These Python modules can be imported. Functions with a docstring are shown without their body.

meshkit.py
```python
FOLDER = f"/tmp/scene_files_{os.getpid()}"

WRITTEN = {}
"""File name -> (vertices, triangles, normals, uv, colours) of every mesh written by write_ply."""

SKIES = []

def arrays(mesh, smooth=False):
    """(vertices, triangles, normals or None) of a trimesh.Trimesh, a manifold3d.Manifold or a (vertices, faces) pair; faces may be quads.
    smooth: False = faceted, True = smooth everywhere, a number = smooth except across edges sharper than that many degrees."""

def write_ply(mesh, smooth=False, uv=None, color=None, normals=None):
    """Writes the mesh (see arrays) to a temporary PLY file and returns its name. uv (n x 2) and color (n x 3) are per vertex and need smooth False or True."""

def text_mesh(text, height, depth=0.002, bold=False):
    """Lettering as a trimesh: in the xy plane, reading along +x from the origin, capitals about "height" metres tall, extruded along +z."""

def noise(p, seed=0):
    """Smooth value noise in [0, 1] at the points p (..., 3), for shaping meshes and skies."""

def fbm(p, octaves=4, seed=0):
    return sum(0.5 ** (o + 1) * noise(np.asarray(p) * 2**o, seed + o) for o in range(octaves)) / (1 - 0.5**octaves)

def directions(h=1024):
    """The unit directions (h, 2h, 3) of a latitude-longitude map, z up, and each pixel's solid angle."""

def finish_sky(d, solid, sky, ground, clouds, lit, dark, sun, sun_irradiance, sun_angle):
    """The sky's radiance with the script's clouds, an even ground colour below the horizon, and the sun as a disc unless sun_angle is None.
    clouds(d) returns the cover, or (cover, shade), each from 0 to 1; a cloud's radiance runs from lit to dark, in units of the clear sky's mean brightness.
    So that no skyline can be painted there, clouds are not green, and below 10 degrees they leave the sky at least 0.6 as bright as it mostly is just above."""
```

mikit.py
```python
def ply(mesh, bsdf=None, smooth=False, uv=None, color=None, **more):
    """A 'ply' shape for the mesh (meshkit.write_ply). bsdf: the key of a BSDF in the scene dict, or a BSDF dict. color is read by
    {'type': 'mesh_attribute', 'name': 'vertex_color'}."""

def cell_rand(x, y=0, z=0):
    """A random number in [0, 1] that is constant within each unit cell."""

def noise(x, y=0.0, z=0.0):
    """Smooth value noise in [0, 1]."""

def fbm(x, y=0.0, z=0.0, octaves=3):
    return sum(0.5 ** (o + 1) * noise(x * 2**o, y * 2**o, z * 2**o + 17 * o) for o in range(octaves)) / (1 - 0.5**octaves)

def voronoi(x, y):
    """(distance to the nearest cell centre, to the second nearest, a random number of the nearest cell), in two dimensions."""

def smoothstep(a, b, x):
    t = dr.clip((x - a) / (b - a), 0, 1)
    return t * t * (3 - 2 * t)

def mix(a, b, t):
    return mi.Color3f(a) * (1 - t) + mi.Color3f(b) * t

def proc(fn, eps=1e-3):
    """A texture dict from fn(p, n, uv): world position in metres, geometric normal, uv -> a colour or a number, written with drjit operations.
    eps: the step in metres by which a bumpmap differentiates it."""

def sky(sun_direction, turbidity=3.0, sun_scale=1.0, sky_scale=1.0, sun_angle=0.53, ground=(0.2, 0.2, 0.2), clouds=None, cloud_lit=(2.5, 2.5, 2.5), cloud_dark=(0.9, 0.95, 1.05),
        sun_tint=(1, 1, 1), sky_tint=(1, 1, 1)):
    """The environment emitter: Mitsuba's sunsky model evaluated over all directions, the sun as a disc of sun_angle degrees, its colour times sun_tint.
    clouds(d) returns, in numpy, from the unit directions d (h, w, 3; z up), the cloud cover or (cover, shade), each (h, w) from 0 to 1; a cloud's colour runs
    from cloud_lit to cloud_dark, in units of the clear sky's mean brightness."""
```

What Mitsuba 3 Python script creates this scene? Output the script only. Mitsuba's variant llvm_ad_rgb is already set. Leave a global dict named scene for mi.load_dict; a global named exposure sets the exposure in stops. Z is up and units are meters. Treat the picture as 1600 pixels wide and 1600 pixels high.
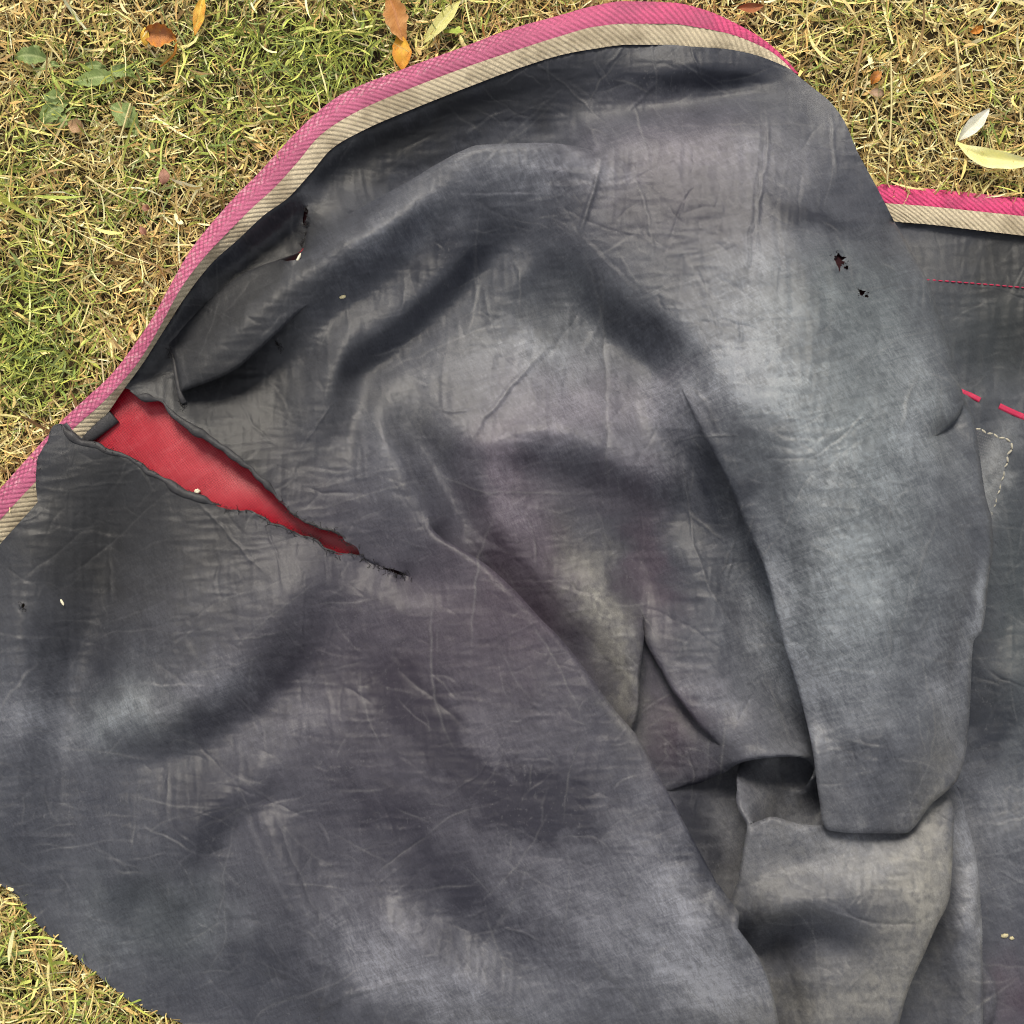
import math, numpy as np, mitsuba as mi, drjit as dr, mikit, meshkit, shapely
from scipy import sparse
from scipy.sparse.linalg import splu
from scipy.spatial import cKDTree, Delaunay
from scipy.ndimage import gaussian_filter, map_coordinates
from scipy.interpolate import PchipInterpolator, CubicSpline

scene, labels = {}, {}
T = mi.ScalarTransform4f
# ------------------------------------------------------------------ camera, sky, exposure
CAM, AIM, FOV = np.array([0.0, -0.12, 1.0]), np.array([0.0, 0.0, 0.02]), 44.0
scene['camera'] = {'type': 'perspective', 'fov': FOV, 'fov_axis': 'x', 'near_clip': 0.01, 'far_clip': 200.0,
                   'to_world': T().look_at(origin=CAM.tolist(), target=AIM.tolist(), up=[0, 1, 0])}
SUN = np.array([-0.16, 0.66, 0.72])
scene['sky'] = mikit.sky(SUN, turbidity=3, sun_scale=0.3, sun_angle=24, sky_scale=0.25, sun_tint=(0.90, 1.0, 1.14), clouds=lambda d: 1.0)
exposure = 3.52

# the photograph's plan: 1600 units across, about half a millimetre each on the ground; at() gives the place of a plan point at a height
_f = (AIM - CAM) / np.linalg.norm(AIM - CAM)
_r = np.cross(_f, [0, 1, 0]); _r /= np.linalg.norm(_r)
_u = np.cross(_r, _f)
_t = math.tan(math.radians(FOV / 2))
def at(u, v, z):
    u, v, z = np.broadcast_arrays(np.asarray(u, float), np.asarray(v, float), np.asarray(z, float))
    d = _f + ((u / 800 - 1) * _t)[..., None] * _r + ((1 - v / 800) * _t)[..., None] * _u
    return CAM + d * ((z - CAM[2]) / d[..., 2])[..., None]

rng = np.random.default_rng(7)

def curve(pts, step=2.0, smooth=True):
    """Resampled smooth curve through rows (x, y, extra columns...)."""
    p = np.asarray(pts, float)
    c = np.r_[0, np.cumsum(np.hypot(*np.diff(p[:, :2], axis=0).T))]
    n = max(2, int(c[-1] / step) + 1)
    s = np.linspace(0, c[-1], n)
    if not smooth:
        return np.stack([np.interp(s, c, p[:, k]) for k in range(p.shape[1])], 1)
    return np.stack([PchipInterpolator(c, p[:, k])(s) for k in range(p.shape[1])], 1)

def wander(c, amp, wave, seed):
    """Adds an irregular sideways ripple to a curve."""
    r = np.random.default_rng(seed)
    n = len(c)
    st = np.hypot(*np.diff(c[:2, :2], axis=0)[0])
    o = gaussian_filter(r.normal(size=(n, 2)), (wave / st, 0), mode='nearest')
    o *= amp / (o.std() + 1e-9)
    o *= np.minimum(1, np.minimum(np.arange(n), n - 1 - np.arange(n)) * st / (2 * wave))[:, None]
    c = c.copy(); c[:, :2] += o
    return c

# ------------------------------------------------------------------ outlines of the rug on the plan
# binding stations: outer edge, pink/beige seam, inner edge (plan), and their heights in mm
B1 = np.array([
 (-160,935,-138,960,-115,985, 16,20,16), (-80,850,-55,870,-35,890, 16,20,16), (0,765,27,783,48,799, 17,21,17), (45,715,68,738,90,756, 17,22,18), (95,660,112,673,134,690, 18,25,20),
 (140,618,155,634,168,646, 19,27,22), (172,588,186,602,194,608, 20,29,24), (200,553,216,566,221,571, 21,31,26), (239,496,253,505,260,510, 21,32,26), (266,446,280,455,291,462, 20,32,26), (300,388,321,400,333,409, 19,30,25),
 (331,349,354,365,370,376, 18,27,24), (371,304,396,323,414,335, 17,25,23), (402,273,428,294,449,310, 17,24,22), (440,232,466,252,486,270, 16,23,21), (475,195,500,212,519,232, 16,22,20),
 (530,150,551,178,567,204, 16,21,19), (625,110,639,139,653,167, 16,20,18), (720,75,731,104,742,132, 16,20,18), (800,45,808,78,815,105, 16,20,18), (875,24,880,55,885,84, 16,20,18),
 (925,10,928,42,930,76, 17,20,18), (975,2,978,37,980,70, 17,20,18), (1050,4,1047,37,1045,70, 17,20,18), (1100,15,1092,43,1085,73, 17,20,19), (1150,37,1140,53,1130,76, 18,21,20),
 (1190,60,1180,68,1170,83, 18,21,21), (1214,80,1208,83,1204,94, 17,20,21), (1246,115,1240,113,1236,109, 12,16,20)], float)
_k = 1 + 0.75 * np.clip((B1[:, 2] - 120) / 160, 0, 1) * np.clip((1215 - B1[:, 2]) / 120, 0, 1)
B1[:, 6:9] *= _k[:, None]
B2 = np.array([(1330,287,1342,313,1355,341, 9,12,11), (1367,289,1379,317,1397,346, 9,12,11), (1440,296,1447,322,1455,351, 9,12,11), (1520,304,1525,330,1530,360, 9,12,11), (1600,312,1602,338,1605,369, 9,12,11), (1680,322,1681,348,1682,378, 9,12,11), (1760,333,1760,358,1760,388, 9,12,11)], float)
inner1 = B1[:, 4:6]
flap = [(59,784),(56,752),(58,719),(66,702),(75,687),(78,674),(85,664),(94,662),(109,678),(125,689),(148,694)]
lip_low = [(148,694),(172,704),(199,712),(221,729),(247,744),(285,766),(322,781),(360,796),(390,798),(416,813),(435,822),(457,830),(474,838),(491,840),(503,853),(517,861),(533,866),(547,867),(562,868)]
lip_up = [(562,866),(556,856),(544,848),(530,834),(517,828),(500,824),(484,818),(457,800),(435,781),(405,747),(379,725),(352,706),(322,684),(285,661),(266,644),(255,630),(244,624),(221,620),(205,612),(194,606)]
c_low = wander(curve(lip_low, 1.5), 0.9, 4, 1)
c_up = wander(curve(lip_up, 1.5), 0.9, 4, 2)
i_left = inner1[inner1[:, 0] < 40]; i_left = np.vstack([i_left, [(48, 797)]])
i_top = inner1[(inner1[:, 0] > 200)]
right_rim = [(1236,109),(1243,115),(1269,136),(1295,157),(1316,184),(1327,206),(1337,231),(1361,276),(1369,291),(1380,312),(1397,346)]
i_back = B2[1:, 4:6]
low_rim = [(420,1760),(290,1602),(240,1582),(200,1562),(160,1530),(120,1497),(90,1472),(60,1445),(38,1415),(20,1395),(0,1383),(-160,1322)]
rim_parts = [curve(np.vstack([i_left]), 2), curve(flap, 1.5), c_low, c_up, curve(i_top, 2), curve(right_rim, 2), curve(i_back, 2), np.array([(1760.0, 1760.0)]), curve(low_rim, 2)]
rim = np.vstack(rim_parts)
region = shapely.Polygon(rim).buffer(0)
def ragged(cx, cy, rx, ry, seed, n=26, rot=0.0):
    r = np.random.default_rng(seed)
    a = np.linspace(0, 2 * np.pi, n, endpoint=False)
    k = 1 + 0.28 * r.normal(size=n)
    x, y = rx * k * np.cos(a), ry * k * np.sin(a)
    return np.stack([cx + x * math.cos(rot) - y * math.sin(rot), cy + x * math.sin(rot) + y * math.cos(rot)], 1)
holes = [ragged(1312, 408, 8, 10, 3, rot=-0.5), ragged(1322, 418, 4, 3, 4, 12), ragged(1347, 457, 5, 4, 5, 14), ragged(1354, 463, 2.5, 2.5, 6, 9),
         np.array([(478,322),(482,330),(480,338),(477,346),(479,352),(474,352),(473,342),(475,332)], float), np.array([(436,405),(450,398),(462,394),(470,391),(468,398),(462,406),(448,408)], float),
         np.array([(590,884),(600,887),(612,889),(625,893),(636,899),(627,900),(612,896),(600,892)], float), ragged(36, 948, 3, 4, 8, 10), ragged(436, 541, 2.5, 5, 9, 10)]

# ------------------------------------------------------------------ folds: slits (u, v, height of the upper side, height of the lower side), upper side on the L(eft) or R(ight) of the way
slits = [
 ('R', [(668,806,33,33),(676,826,35,31),(690,840,37,26),(725,860,39,19),(762,884,40,14),(806,924,42,11),(850,972,43,10),(872,993,43,10),(915,1046,44,10),(959,1107,45,10),(999,1155,46,9),(1018,1190,46,6),(1045,1240,47,2),(1085,1315,48,1),(1120,1380,48,1),(1150,1445,48,2),(1185,1496,46,14),(1205,1545,44,17),(1217,1600,42,18),(1228,1690,36,16),(1232,1765,14,7)]),
 ('R', [(1397,346,28,12),(1411,369,30,12),(1432,409,33,12),(1450,440,36,12),(1465,482,38,12),(1484,542,41,12),(1502,606,43,14),(1510,630,43,15),(1521,650,42,15),(1529,700,44,15),(1540,775,47,14),(1550,815,48,13),(1552,850,48,12),(1545,905,47,11),(1535,985,46,10),(1521,1003,45,10),(1516,1100,43,9),(1510,1170,40,9),(1497,1216,37,14),(1455,1257,36,26),(1412,1302,35,25),(1350,1302,35,25),(1292,1296,35,20),(1280,1250,37,4),(1270,1175,40,4),(1257,1115,43,10),(1245,1070,44,13),(1220,990,46,17),(1196,890,48,20),(1170,830,48,24),(1140,760,48,30),(1100,680,46,37),(1065,605,42,42)]),
 ('R', [(1492,1236,27,22),(1490,1300,31,20),(1484,1400,34,18),(1462,1450,35,17),(1440,1500,35,16),(1420,1545,34,15),(1405,1600,33,14),(1385,1700,33,14),(1375,1765,33,14)][::-1] and [(1375,1765,14,8),(1385,1700,30,14),(1405,1600,33,14),(1420,1545,34,15),(1440,1500,35,16),(1462,1450,35,17),(1484,1400,34,18),(1490,1300,31,20),(1492,1236,27,22)][::-1]),
 ('R', [(1503,1236,20,14),(1512,1270,24,9),(1522,1320,26,8),(1532,1400,28,8),(1535,1460,28,10),(1536,1600,28,14),(1538,1765,12,8)]),
 ('R', [(1541,1470,10,9),(1552,1510,16,7),(1563,1550,17,6),(1560,1585,17,6),(1550,1620,17,6),(1545,1765,9,7)]),
 ('R', [(1003,968,18,18),(1000,990,20,14),(999,1040,22,11),(999,1090,22,10),(999,1140,20,9)]),
 ('L', [(1003,960,12,12),(1010,990,16,9),(1022,1020,19,8),(1045,1070,22,9),(1075,1112,24,12),(1100,1142,24,16),(1128,1166,23,22)]),
 ('L', [(1052,1230,10,8),(1085,1226,15,7),(1120,1212,21,5),(1160,1191,26,9),(1200,1184,29,18),(1236,1182,30,18),(1252,1188,29,14),(1260,1204,27,11),(1256,1222,22,14),(1248,1236,17,17)]),
 ('L', [(1161,1203,13,12),(1153,1225,20,4),(1150,1250,26,0),(1156,1270,30,0),(1167,1290,32,0),(1161,1330,31,-3),(1153,1380,29,-4),(1149,1425,27,-4),(1155,1450,22,-2)]),
 ('R', [(1176,1286,32,28),(1190,1281,33,22),(1205,1276,34,19),(1240,1285,34,14),(1284,1296,31,16)]),
 ('R', [(545,335,24,24),(600,304,31,14),(640,282,36,6),(690,252,40,0),(725,234,42,-2),(745,227,42,-2),(800,224,41,0),(850,223,39,6),(895,228,36,16),(930,236,34,34)]),
 ('L', [(480,352,20,19),(478,372,23,18),(472,392,25,17),(440,404,26,18),(400,418,26,19),(350,448,25,19),(310,486,23,19),(278,520,22,20),(262,540,20,20)]),
 ('L', [(263,537,22,22),(272,560,27,22),(278,590,29,21),(284,612,30,19),(292,609,30,17),(331,595,31,16),(368,577,32,16),(397,553,33,18),(431,522,34,22),(462,492,33,28),(480,475,32,32)]),
 ('R', [(1506,628,44,44),(1500,646,45,40),(1486,664,46,40),(1470,676,47,43),(1458,682,47,47)]),
 ('L', [(566,868,22,22),(580,879,24,21),(600,888,24,21),(625,897,23,21),(642,902,22,22)]),
]
# crest and hollow lines (u, v, height in mm)
lines = [
 # along the binding
 [tuple(r[[4, 5, 8]]) for r in B1 if r[4] < 40], [tuple(r[[4, 5, 8]]) for r in B1 if r[4] > 200],
 [(59,784,24),(57,745,27),(60,712,28),(78,680,28),(92,666,27),(110,680,27),(148,696,26)],
 [tuple(p) + (z,) for p, z in zip(lip_low[::3], (26,25,25,25,24,24,23))], [tuple(p) + (z,) for p, z in zip(lip_up[::3], (23,26,28,29,28,27,27))],
 # hollow between binding and the first ridge
 [(500,290,17),(545,255,16),(600,228,15),(700,183,15),(800,150,16),(880,130,18)], [(560,288,15),(620,258,15),(700,215,13),(800,186,13),(880,170,14)],
 [(300,450,15),(360,408,13),(420,365,12),(460,330,12)], [(250,540,17),(232,580,18)],
 # upper right: shallow fold under the binding, then the big lobe
 [(950,110,22),(1050,112,26),(1120,105,27),(1200,110,25)], [(930,186,16),(1000,172,15),(1110,148,15),(1190,132,17)],
 [(960,215,26),(1030,215,31),(1130,200,31),(1220,185,30),(1270,170,26)],
 [(940,250,34),(935,300,34),(925,340,34),(908,372,34)],
 [(1000,330,37),(1100,310,40),(1200,300,42),(1280,290,40),(1330,300,34)],
 [(1060,430,40),(1150,430,47),(1250,420,50),(1340,430,46),(1400,430,38)],
 [(1200,250,37),(1250,400,50),(1300,560,58),(1350,760,64),(1380,950,63),(1380,1100,57),(1360,1220,46)],
 [(1200,560,58),(1230,700,62),(1260,850,62),(1290,1000,58),(1310,1150,50),(1320,1260,40)],
 [(1450,600,52),(1470,760,57),(1485,900,56),(1470,1050,52),(1450,1180,44)],
 # its left shoulder and the hollow beside it
 [(908,372,33),(950,436,34),(1010,488,38),(1060,520,44),(1108,560,50),(1150,640,54),(1195,730,55),(1225,830,54),(1250,930,51)],
 [(862,420,17),(890,470,12),(940,520,10),(1000,556,11),(1035,595,15)], [(1060,690,24),(1100,770,20),(1135,870,18),(1160,950,17),(1185,1030,16),(1210,1090,14)],
 # lit floor of the middle
 [(780,470,20),(800,540,22),(820,620,27),(770,670,30)], [(880,590,20),(900,640,27)], [(980,620,21),(1020,680,27)],
 [(690,640,28),(740,700,32),(800,688,34),(868,668,36),(920,690,35),(970,722,33),(1030,738,29),(1075,745,22)],
 [(790,740,23),(850,740,22),(930,765,20),(1000,790,17),(1080,800,13)],
 [(742,745,28),(790,830,25),(850,920,21),(905,990,17)],
 [(830,830,20),(880,880,18),(920,900,20),(950,950,21),(980,1000,22),(985,1080,20)],
 [(960,830,15),(1000,880,9),(1012,930,8)],
 [(1060,860,19),(1100,900,22),(1130,960,24),(1120,1040,25),(1130,1110,25)], [(1190,1090,22),(1230,1140,20)],
 [(1150,1168,27),(1200,1168,28),(1235,1165,22)], [(1050,1150,12),(1080,1200,14)],
 [(1080,1270,4),(1110,1330,2),(1140,1400,-2)], [(1178,1225,19),(1210,1212,18),(1240,1207,13)], [(1182,1255,24),(1215,1250,19),(1240,1254,17)], [(1190,1296,34),(1240,1298,34),(1284,1308,31),(1350,1312,29)],
 # shadowed dip right of the soft start of the left sheet
 [(585,635,27),(610,690,31),(640,750,33),(660,790,34)], [(615,650,20),(660,710,15),(700,775,15),(735,830,14)],
 # upper left tube and the two valleys to its right
 [(300,585,33),(340,545,35),(400,490,37),(460,440,39),(520,398,41),(580,360,42),(640,325,42),(700,285,41),(780,262,41),(860,262,38)],
 [(672,330,34),(655,385,24),(610,430,21),(560,470,20),(505,510,20)],
 [(740,350,31),(720,400,29),(660,462,27),(605,508,25),(555,545,24)],
 [(805,372,21),(750,425,15),(700,475,12),(645,525,10),(590,570,10),(545,590,13)],
 [(830,420,25),(760,480,21),(700,530,19),(640,575,18),(590,610,22)],
 [(880,330,32),(850,370,29)],
 [(552,485,24),(545,520,27),(530,581,30),(505,640,29),(480,690,28)], [(580,600,15),(560,650,20),(545,700,24)],
 [(330,622,18),(400,600,18),(450,570,18),(490,545,20)], [(400,660,24),(440,690,26),(470,740,27)],
 # left sheet
 [(620,850,28),(600,950,30),(700,950,37),(820,1060,42),(900,1200,44),(980,1350,46),(1080,1500,45),(1110,1600,42)],
 [(185,760,20),(172,830,13),(165,900,10),(145,980,9),(115,1080,10),(100,1180,10),(110,1280,12),(125,1400,13)],
 [(80,800,24),(40,900,26),(30,1000,28),(40,1110,26),(20,1220,22),(40,1320,18)],
 [(250,800,24),(270,900,25),(270,1000,29),(230,1080,28),(170,1130,21)],
 [(487,870,27),(478,905,31),(440,960,33),(385,1025,33),(310,1090,31),(225,1135,26)],
 [(530,940,25),(505,1010,21),(450,1075,18),(380,1130,17),(300,1172,16),(220,1190,15)],
 [(600,1050,26),(520,1110,27),(430,1160,25),(330,1210,21),(230,1250,19)],
 [(415,1195,27),(335,1262,28),(285,1335,27),(270,1420,22)], [(440,1240,22),(370,1300,20),(330,1370,19),(320,1460,18)],
 [(380,1215,27),(415,1300,29),(460,1385,31),(500,1470,31),(512,1560,29)], [(460,1270,23),(510,1370,22),(545,1470,22),(535,1560,22)],
 [(230,1330,23),(170,1400,20),(165,1480,17)], [(230,1390,16),(210,1440,14),(215,1510,14)],
 [(640,1200,33),(740,1300,36)], [(560,1310,27),(640,1390,28),(740,1465,28),(840,1535,29),(930,1590,30)], [(590,1440,34),(690,1510,36),(800,1580,36)],
 [(330,1560,14),(400,1600,16)], [(420,1520,21),(360,1530,17)],
 [(0,1375,11),(60,1435,11),(120,1487,11),(200,1552,11),(290,1590,11)],
 # lower pocket piece, the pieces behind it and the flat back panel
 [(1200,1345,27),(1270,1350,28),(1360,1350,31),(1440,1310,33)], [(1174,1462,24),(1200,1437,32),(1235,1415,37),(1282,1411,38),(1337,1441,37),(1375,1468,36)], [(1180,1492,8),(1205,1480,12),(1250,1462,20),(1300,1466,24),(1340,1490,28)],
 [(1240,1530,24),(1320,1530,30),(1400,1500,35)], [(1240,1610,26),(1330,1600,30)], [(1440,1380,37),(1430,1450,38)],
 [(1510,1350,24),(1500,1450,20),(1470,1560,16),(1460,1650,16)], [(1525,1500,26),(1520,1600,25)],
 [(1440,375,11),(1600,400,10),(1740,420,10)], [(1480,480,10),(1600,500,13),(1740,520,12)], [(1520,560,9),(1600,590,8),(1740,610,8)], [(1540,610,14),(1600,628,14),(1740,670,14)],
 [(1570,720,12),(1600,800,11),(1740,820,11)], [(1590,950,9),(1740,960,9)], [(1570,1060,14),(1640,1070,15),(1740,1080,14)], [(1560,1180,10),(1640,1200,9)], [(1560,1300,14),(1640,1320,15)], [(1590,1450,9),(1640,1470,9)],
 [(1600,1600,8),(1740,1600,8)], [(1740,1740,8),(1620,1740,8)],
 [(-150,1050,20),(-150,1300,14)], [(500,1742,7),(800,1742,8),(1100,1742,8),(1250,1742,8),(1450,1742,8)],
]

# ------------------------------------------------------------------ one sheet of cloth, cut along the slits and stretched over those lines
G, TENSION = 4.0, 3.2e-3
def heap(p):                                            # the gathered pocket at the lower right stands on more folds
    return p if not (1148 <= p[0] <= 1500 and 1166 <= p[1] <= 1640) else (p[0], p[1]) + tuple(z + 12 if z >= 20 else z for z in p[2:])
slits = [(side, [heap(p) for p in pts]) for side, pts in slits]; lines = [[heap(p) for p in ln] for ln in lines]
def lift(z): return np.maximum(21 + (np.asarray(z, float) - 21) * 1.75 + 5, 4)
slits = [(side, [(p[0], p[1], float(lift(p[2])), float(lift(p[3]))) for p in pts]) for side, pts in slits]
lines = lines[:2] + [[(p[0], p[1], p[2] + 4) for p in lines[2]]] + [[(p[0], p[1], float(lift(p[2]))) for p in ln] for ln in lines[3:]]
def build_cloth():
    n, nr = int(1920 / G) + 1, int(1920 / (G * 0.8660254)) + 1
    U, V = np.meshgrid(-160 + G * np.arange(n), -160 + G * 0.8660254 * np.arange(nr))
    U = U + (np.arange(nr) % 2 * G / 2)[:, None]
    P = np.stack([U.ravel(), V.ravel()], 1)
    feats = [rim] + [np.vstack([h, h[:1]]) for h in holes] + [curve(s[1], 1.0)[:, :2] for s in slits]
    feats = [curve(f, 0.7, smooth=False) for f in feats]
    allp = np.vstack(feats)
    d, _ = cKDTree(allp).query(P, distance_upper_bound=0.62 * G)
    P = P[~np.isfinite(d)]
    on = np.concatenate([np.r_[np.arange(0, len(f) - 3, 4), len(f) - 1] for f in feats])
    of = np.concatenate([np.full(len(np.arange(0, len(f) - 3, 4)) + 1, j) for j, f in enumerate(feats)])
    owner, where = np.r_[np.full(len(P), -1), of], np.r_[np.zeros(len(P), int), on]
    P = np.vstack([P] + [f[np.r_[np.arange(0, len(f) - 3, 4), len(f) - 1]] for f in feats])
    F = Delaunay(P).simplices
    e1, e2 = P[F[:, 1]] - P[F[:, 0]], P[F[:, 2]] - P[F[:, 0]]
    flip = e1[:, 0] * e2[:, 1] - e1[:, 1] * e2[:, 0] < 0
    F[flip] = F[flip][:, ::-1]
    C = P[F].mean(1)
    keep = shapely.contains_xy(region, C[:, 0], C[:, 1])
    for h in holes:
        keep &= ~shapely.contains_xy(shapely.Polygon(h).buffer(0), C[:, 0], C[:, 1])
    e1, e2 = P[F[:, 1]] - P[F[:, 0]], P[F[:, 2]] - P[F[:, 0]]
    keep &= e1[:, 0] * e2[:, 1] - e1[:, 1] * e2[:, 0] > 0.02
    F = F[keep][:, ::-1].copy()
    pairs, cons = [], []
    first = 1 + len(holes)
    for s, (side, pts) in enumerate(slits):
        f, zz = feats[first + s], None
        cz = curve(pts, 1.0)
        tr = cKDTree(f)
        tang = np.gradient(f, axis=0); tang /= np.linalg.norm(tang, axis=1, keepdims=True)
        tang = gaussian_filter(tang, (4, 0), mode='nearest')
        mine = np.nonzero((owner == first + s) & (where > 3) & (where < len(f) - 4))[0]
        dup = np.full(len(P), -1); dup[mine] = len(P) + np.arange(len(mine))
        touched = np.nonzero((dup[F] >= 0).any(1))[0]
        cen = P[F[touched]].mean(1)
        _, kk = tr.query(cen)
        dv = cen - f[kk]
        right = tang[kk, 0] * dv[:, 1] - tang[kk, 1] * dv[:, 0] > 0     # v runs down: positive is the right hand of the way
        low = right if side == 'L' else ~right
        tf = F[touched[low]]
        F[touched[low]] = np.where(dup[tf] >= 0, dup[tf], tf)
        P = np.vstack([P, P[mine]])
        owner, where = np.r_[owner, owner[mine]], np.r_[where, where[mine]]
        _, cc = cKDTree(cz[:, :2]).query(P[mine])
        cons += [(mine, cz[cc, 2], 0.03), (dup[mine], cz[cc, 3], 0.03)]
        o = np.argsort(where[mine], kind='stable')
        pairs.append((s, mine[o], dup[mine][o]))
    used = np.zeros(len(P), bool); used[F] = True
    tree_ids = np.nonzero(used & (owner < first))[0]
    tr = cKDTree(P[tree_ids])
    for ln in lines:
        c = curve(ln, 3.0)
        dd, kk = tr.query(c[:, :2])
        ok = dd < 8
        cons.append((tree_ids[kk[ok]], c[ok, 2], 0.008))
    m = np.full(len(P), -1); m[used] = np.arange(used.sum())
    N = used.sum()
    A = cot_weights(P[used], m[F])
    deg = np.asarray(A.sum(1)).ravel()
    L = sparse.identity(N) - sparse.diags(1 / deg) @ A
    lap = sparse.diags(deg) - A
    w, rhs = np.zeros(N), np.zeros(N)
    for ids, z, wt in cons:
        j = m[ids]; ok = j >= 0
        np.add.at(w, j[ok], wt); np.add.at(rhs, j[ok], wt * z[ok])
    M = (L.T @ L + TENSION * lap + sparse.diags(w + 1e-9)).tocsc()
    z = splu(M, permc_spec='MMD_AT_PLUS_A', diag_pivot_thresh=0.0, options=dict(SymmetricMode=True)).solve(rhs)
    for _ in range(5):
        z = z + 0.5 * (A @ z / deg - z)
    P, F, owner, where = P[used], m[F], owner[used], where[used]
    pairs = [(s, m[h][(m[h] >= 0) & (m[l] >= 0)], m[l][(m[h] >= 0) & (m[l] >= 0)]) for s, h, l in pairs]
    return P, z, F, owner, where, pairs, feats, first

def cot_weights(P, F):                                    # so that an even slope stays even whatever the triangles
    I, J, Wt = [], [], []
    for a, b, c in ((0, 1, 2), (1, 2, 0), (2, 0, 1)):
        u, v = P[F[:, a]] - P[F[:, c]], P[F[:, b]] - P[F[:, c]]
        cot = (u * v).sum(1) / np.maximum(np.abs(u[:, 0] * v[:, 1] - u[:, 1] * v[:, 0]), 1e-6)
        w = np.clip(0.866 * cot, 0.02, 4.0)
        I += [F[:, a], F[:, b]]; J += [F[:, b], F[:, a]]; Wt += [w, w]
    return sparse.coo_matrix((np.concatenate(Wt), (np.concatenate(I), np.concatenate(J))), (len(P), len(P))).tocsr()

def gaussian_z(z, A, deg, k):
    for _ in range(k):
        z = z + 0.5 * (A @ z / deg - z)
        z = z - 0.52 * (A @ z / deg - z)
    return z

P, Z, F, OWN, WH, PAIRS, FEATS, FIRST = build_cloth()

def subdivide(P, Z, F):
    E = np.sort(np.vstack([F[:, [0, 1]], F[:, [1, 2]], F[:, [2, 0]]]), axis=1)
    Eu, inv = np.unique(E[:, 0] * np.int64(len(P)) + E[:, 1], return_inverse=True)
    ea, eb = Eu // len(P), Eu % len(P)
    ab, bc, ca = (len(P) + inv.reshape(3, -1))
    a, b, c = F.T
    F2 = np.vstack([np.stack(x, 1) for x in ((a, ab, ca), (b, bc, ab), (c, ca, bc), (ab, bc, ca))])
    return np.vstack([P, (P[ea] + P[eb]) / 2]), np.r_[Z, (Z[ea] + Z[eb]) / 2], F2, dict(zip(Eu.tolist(), (len(P) + np.arange(len(Eu))).tolist())), len(P)

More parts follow.
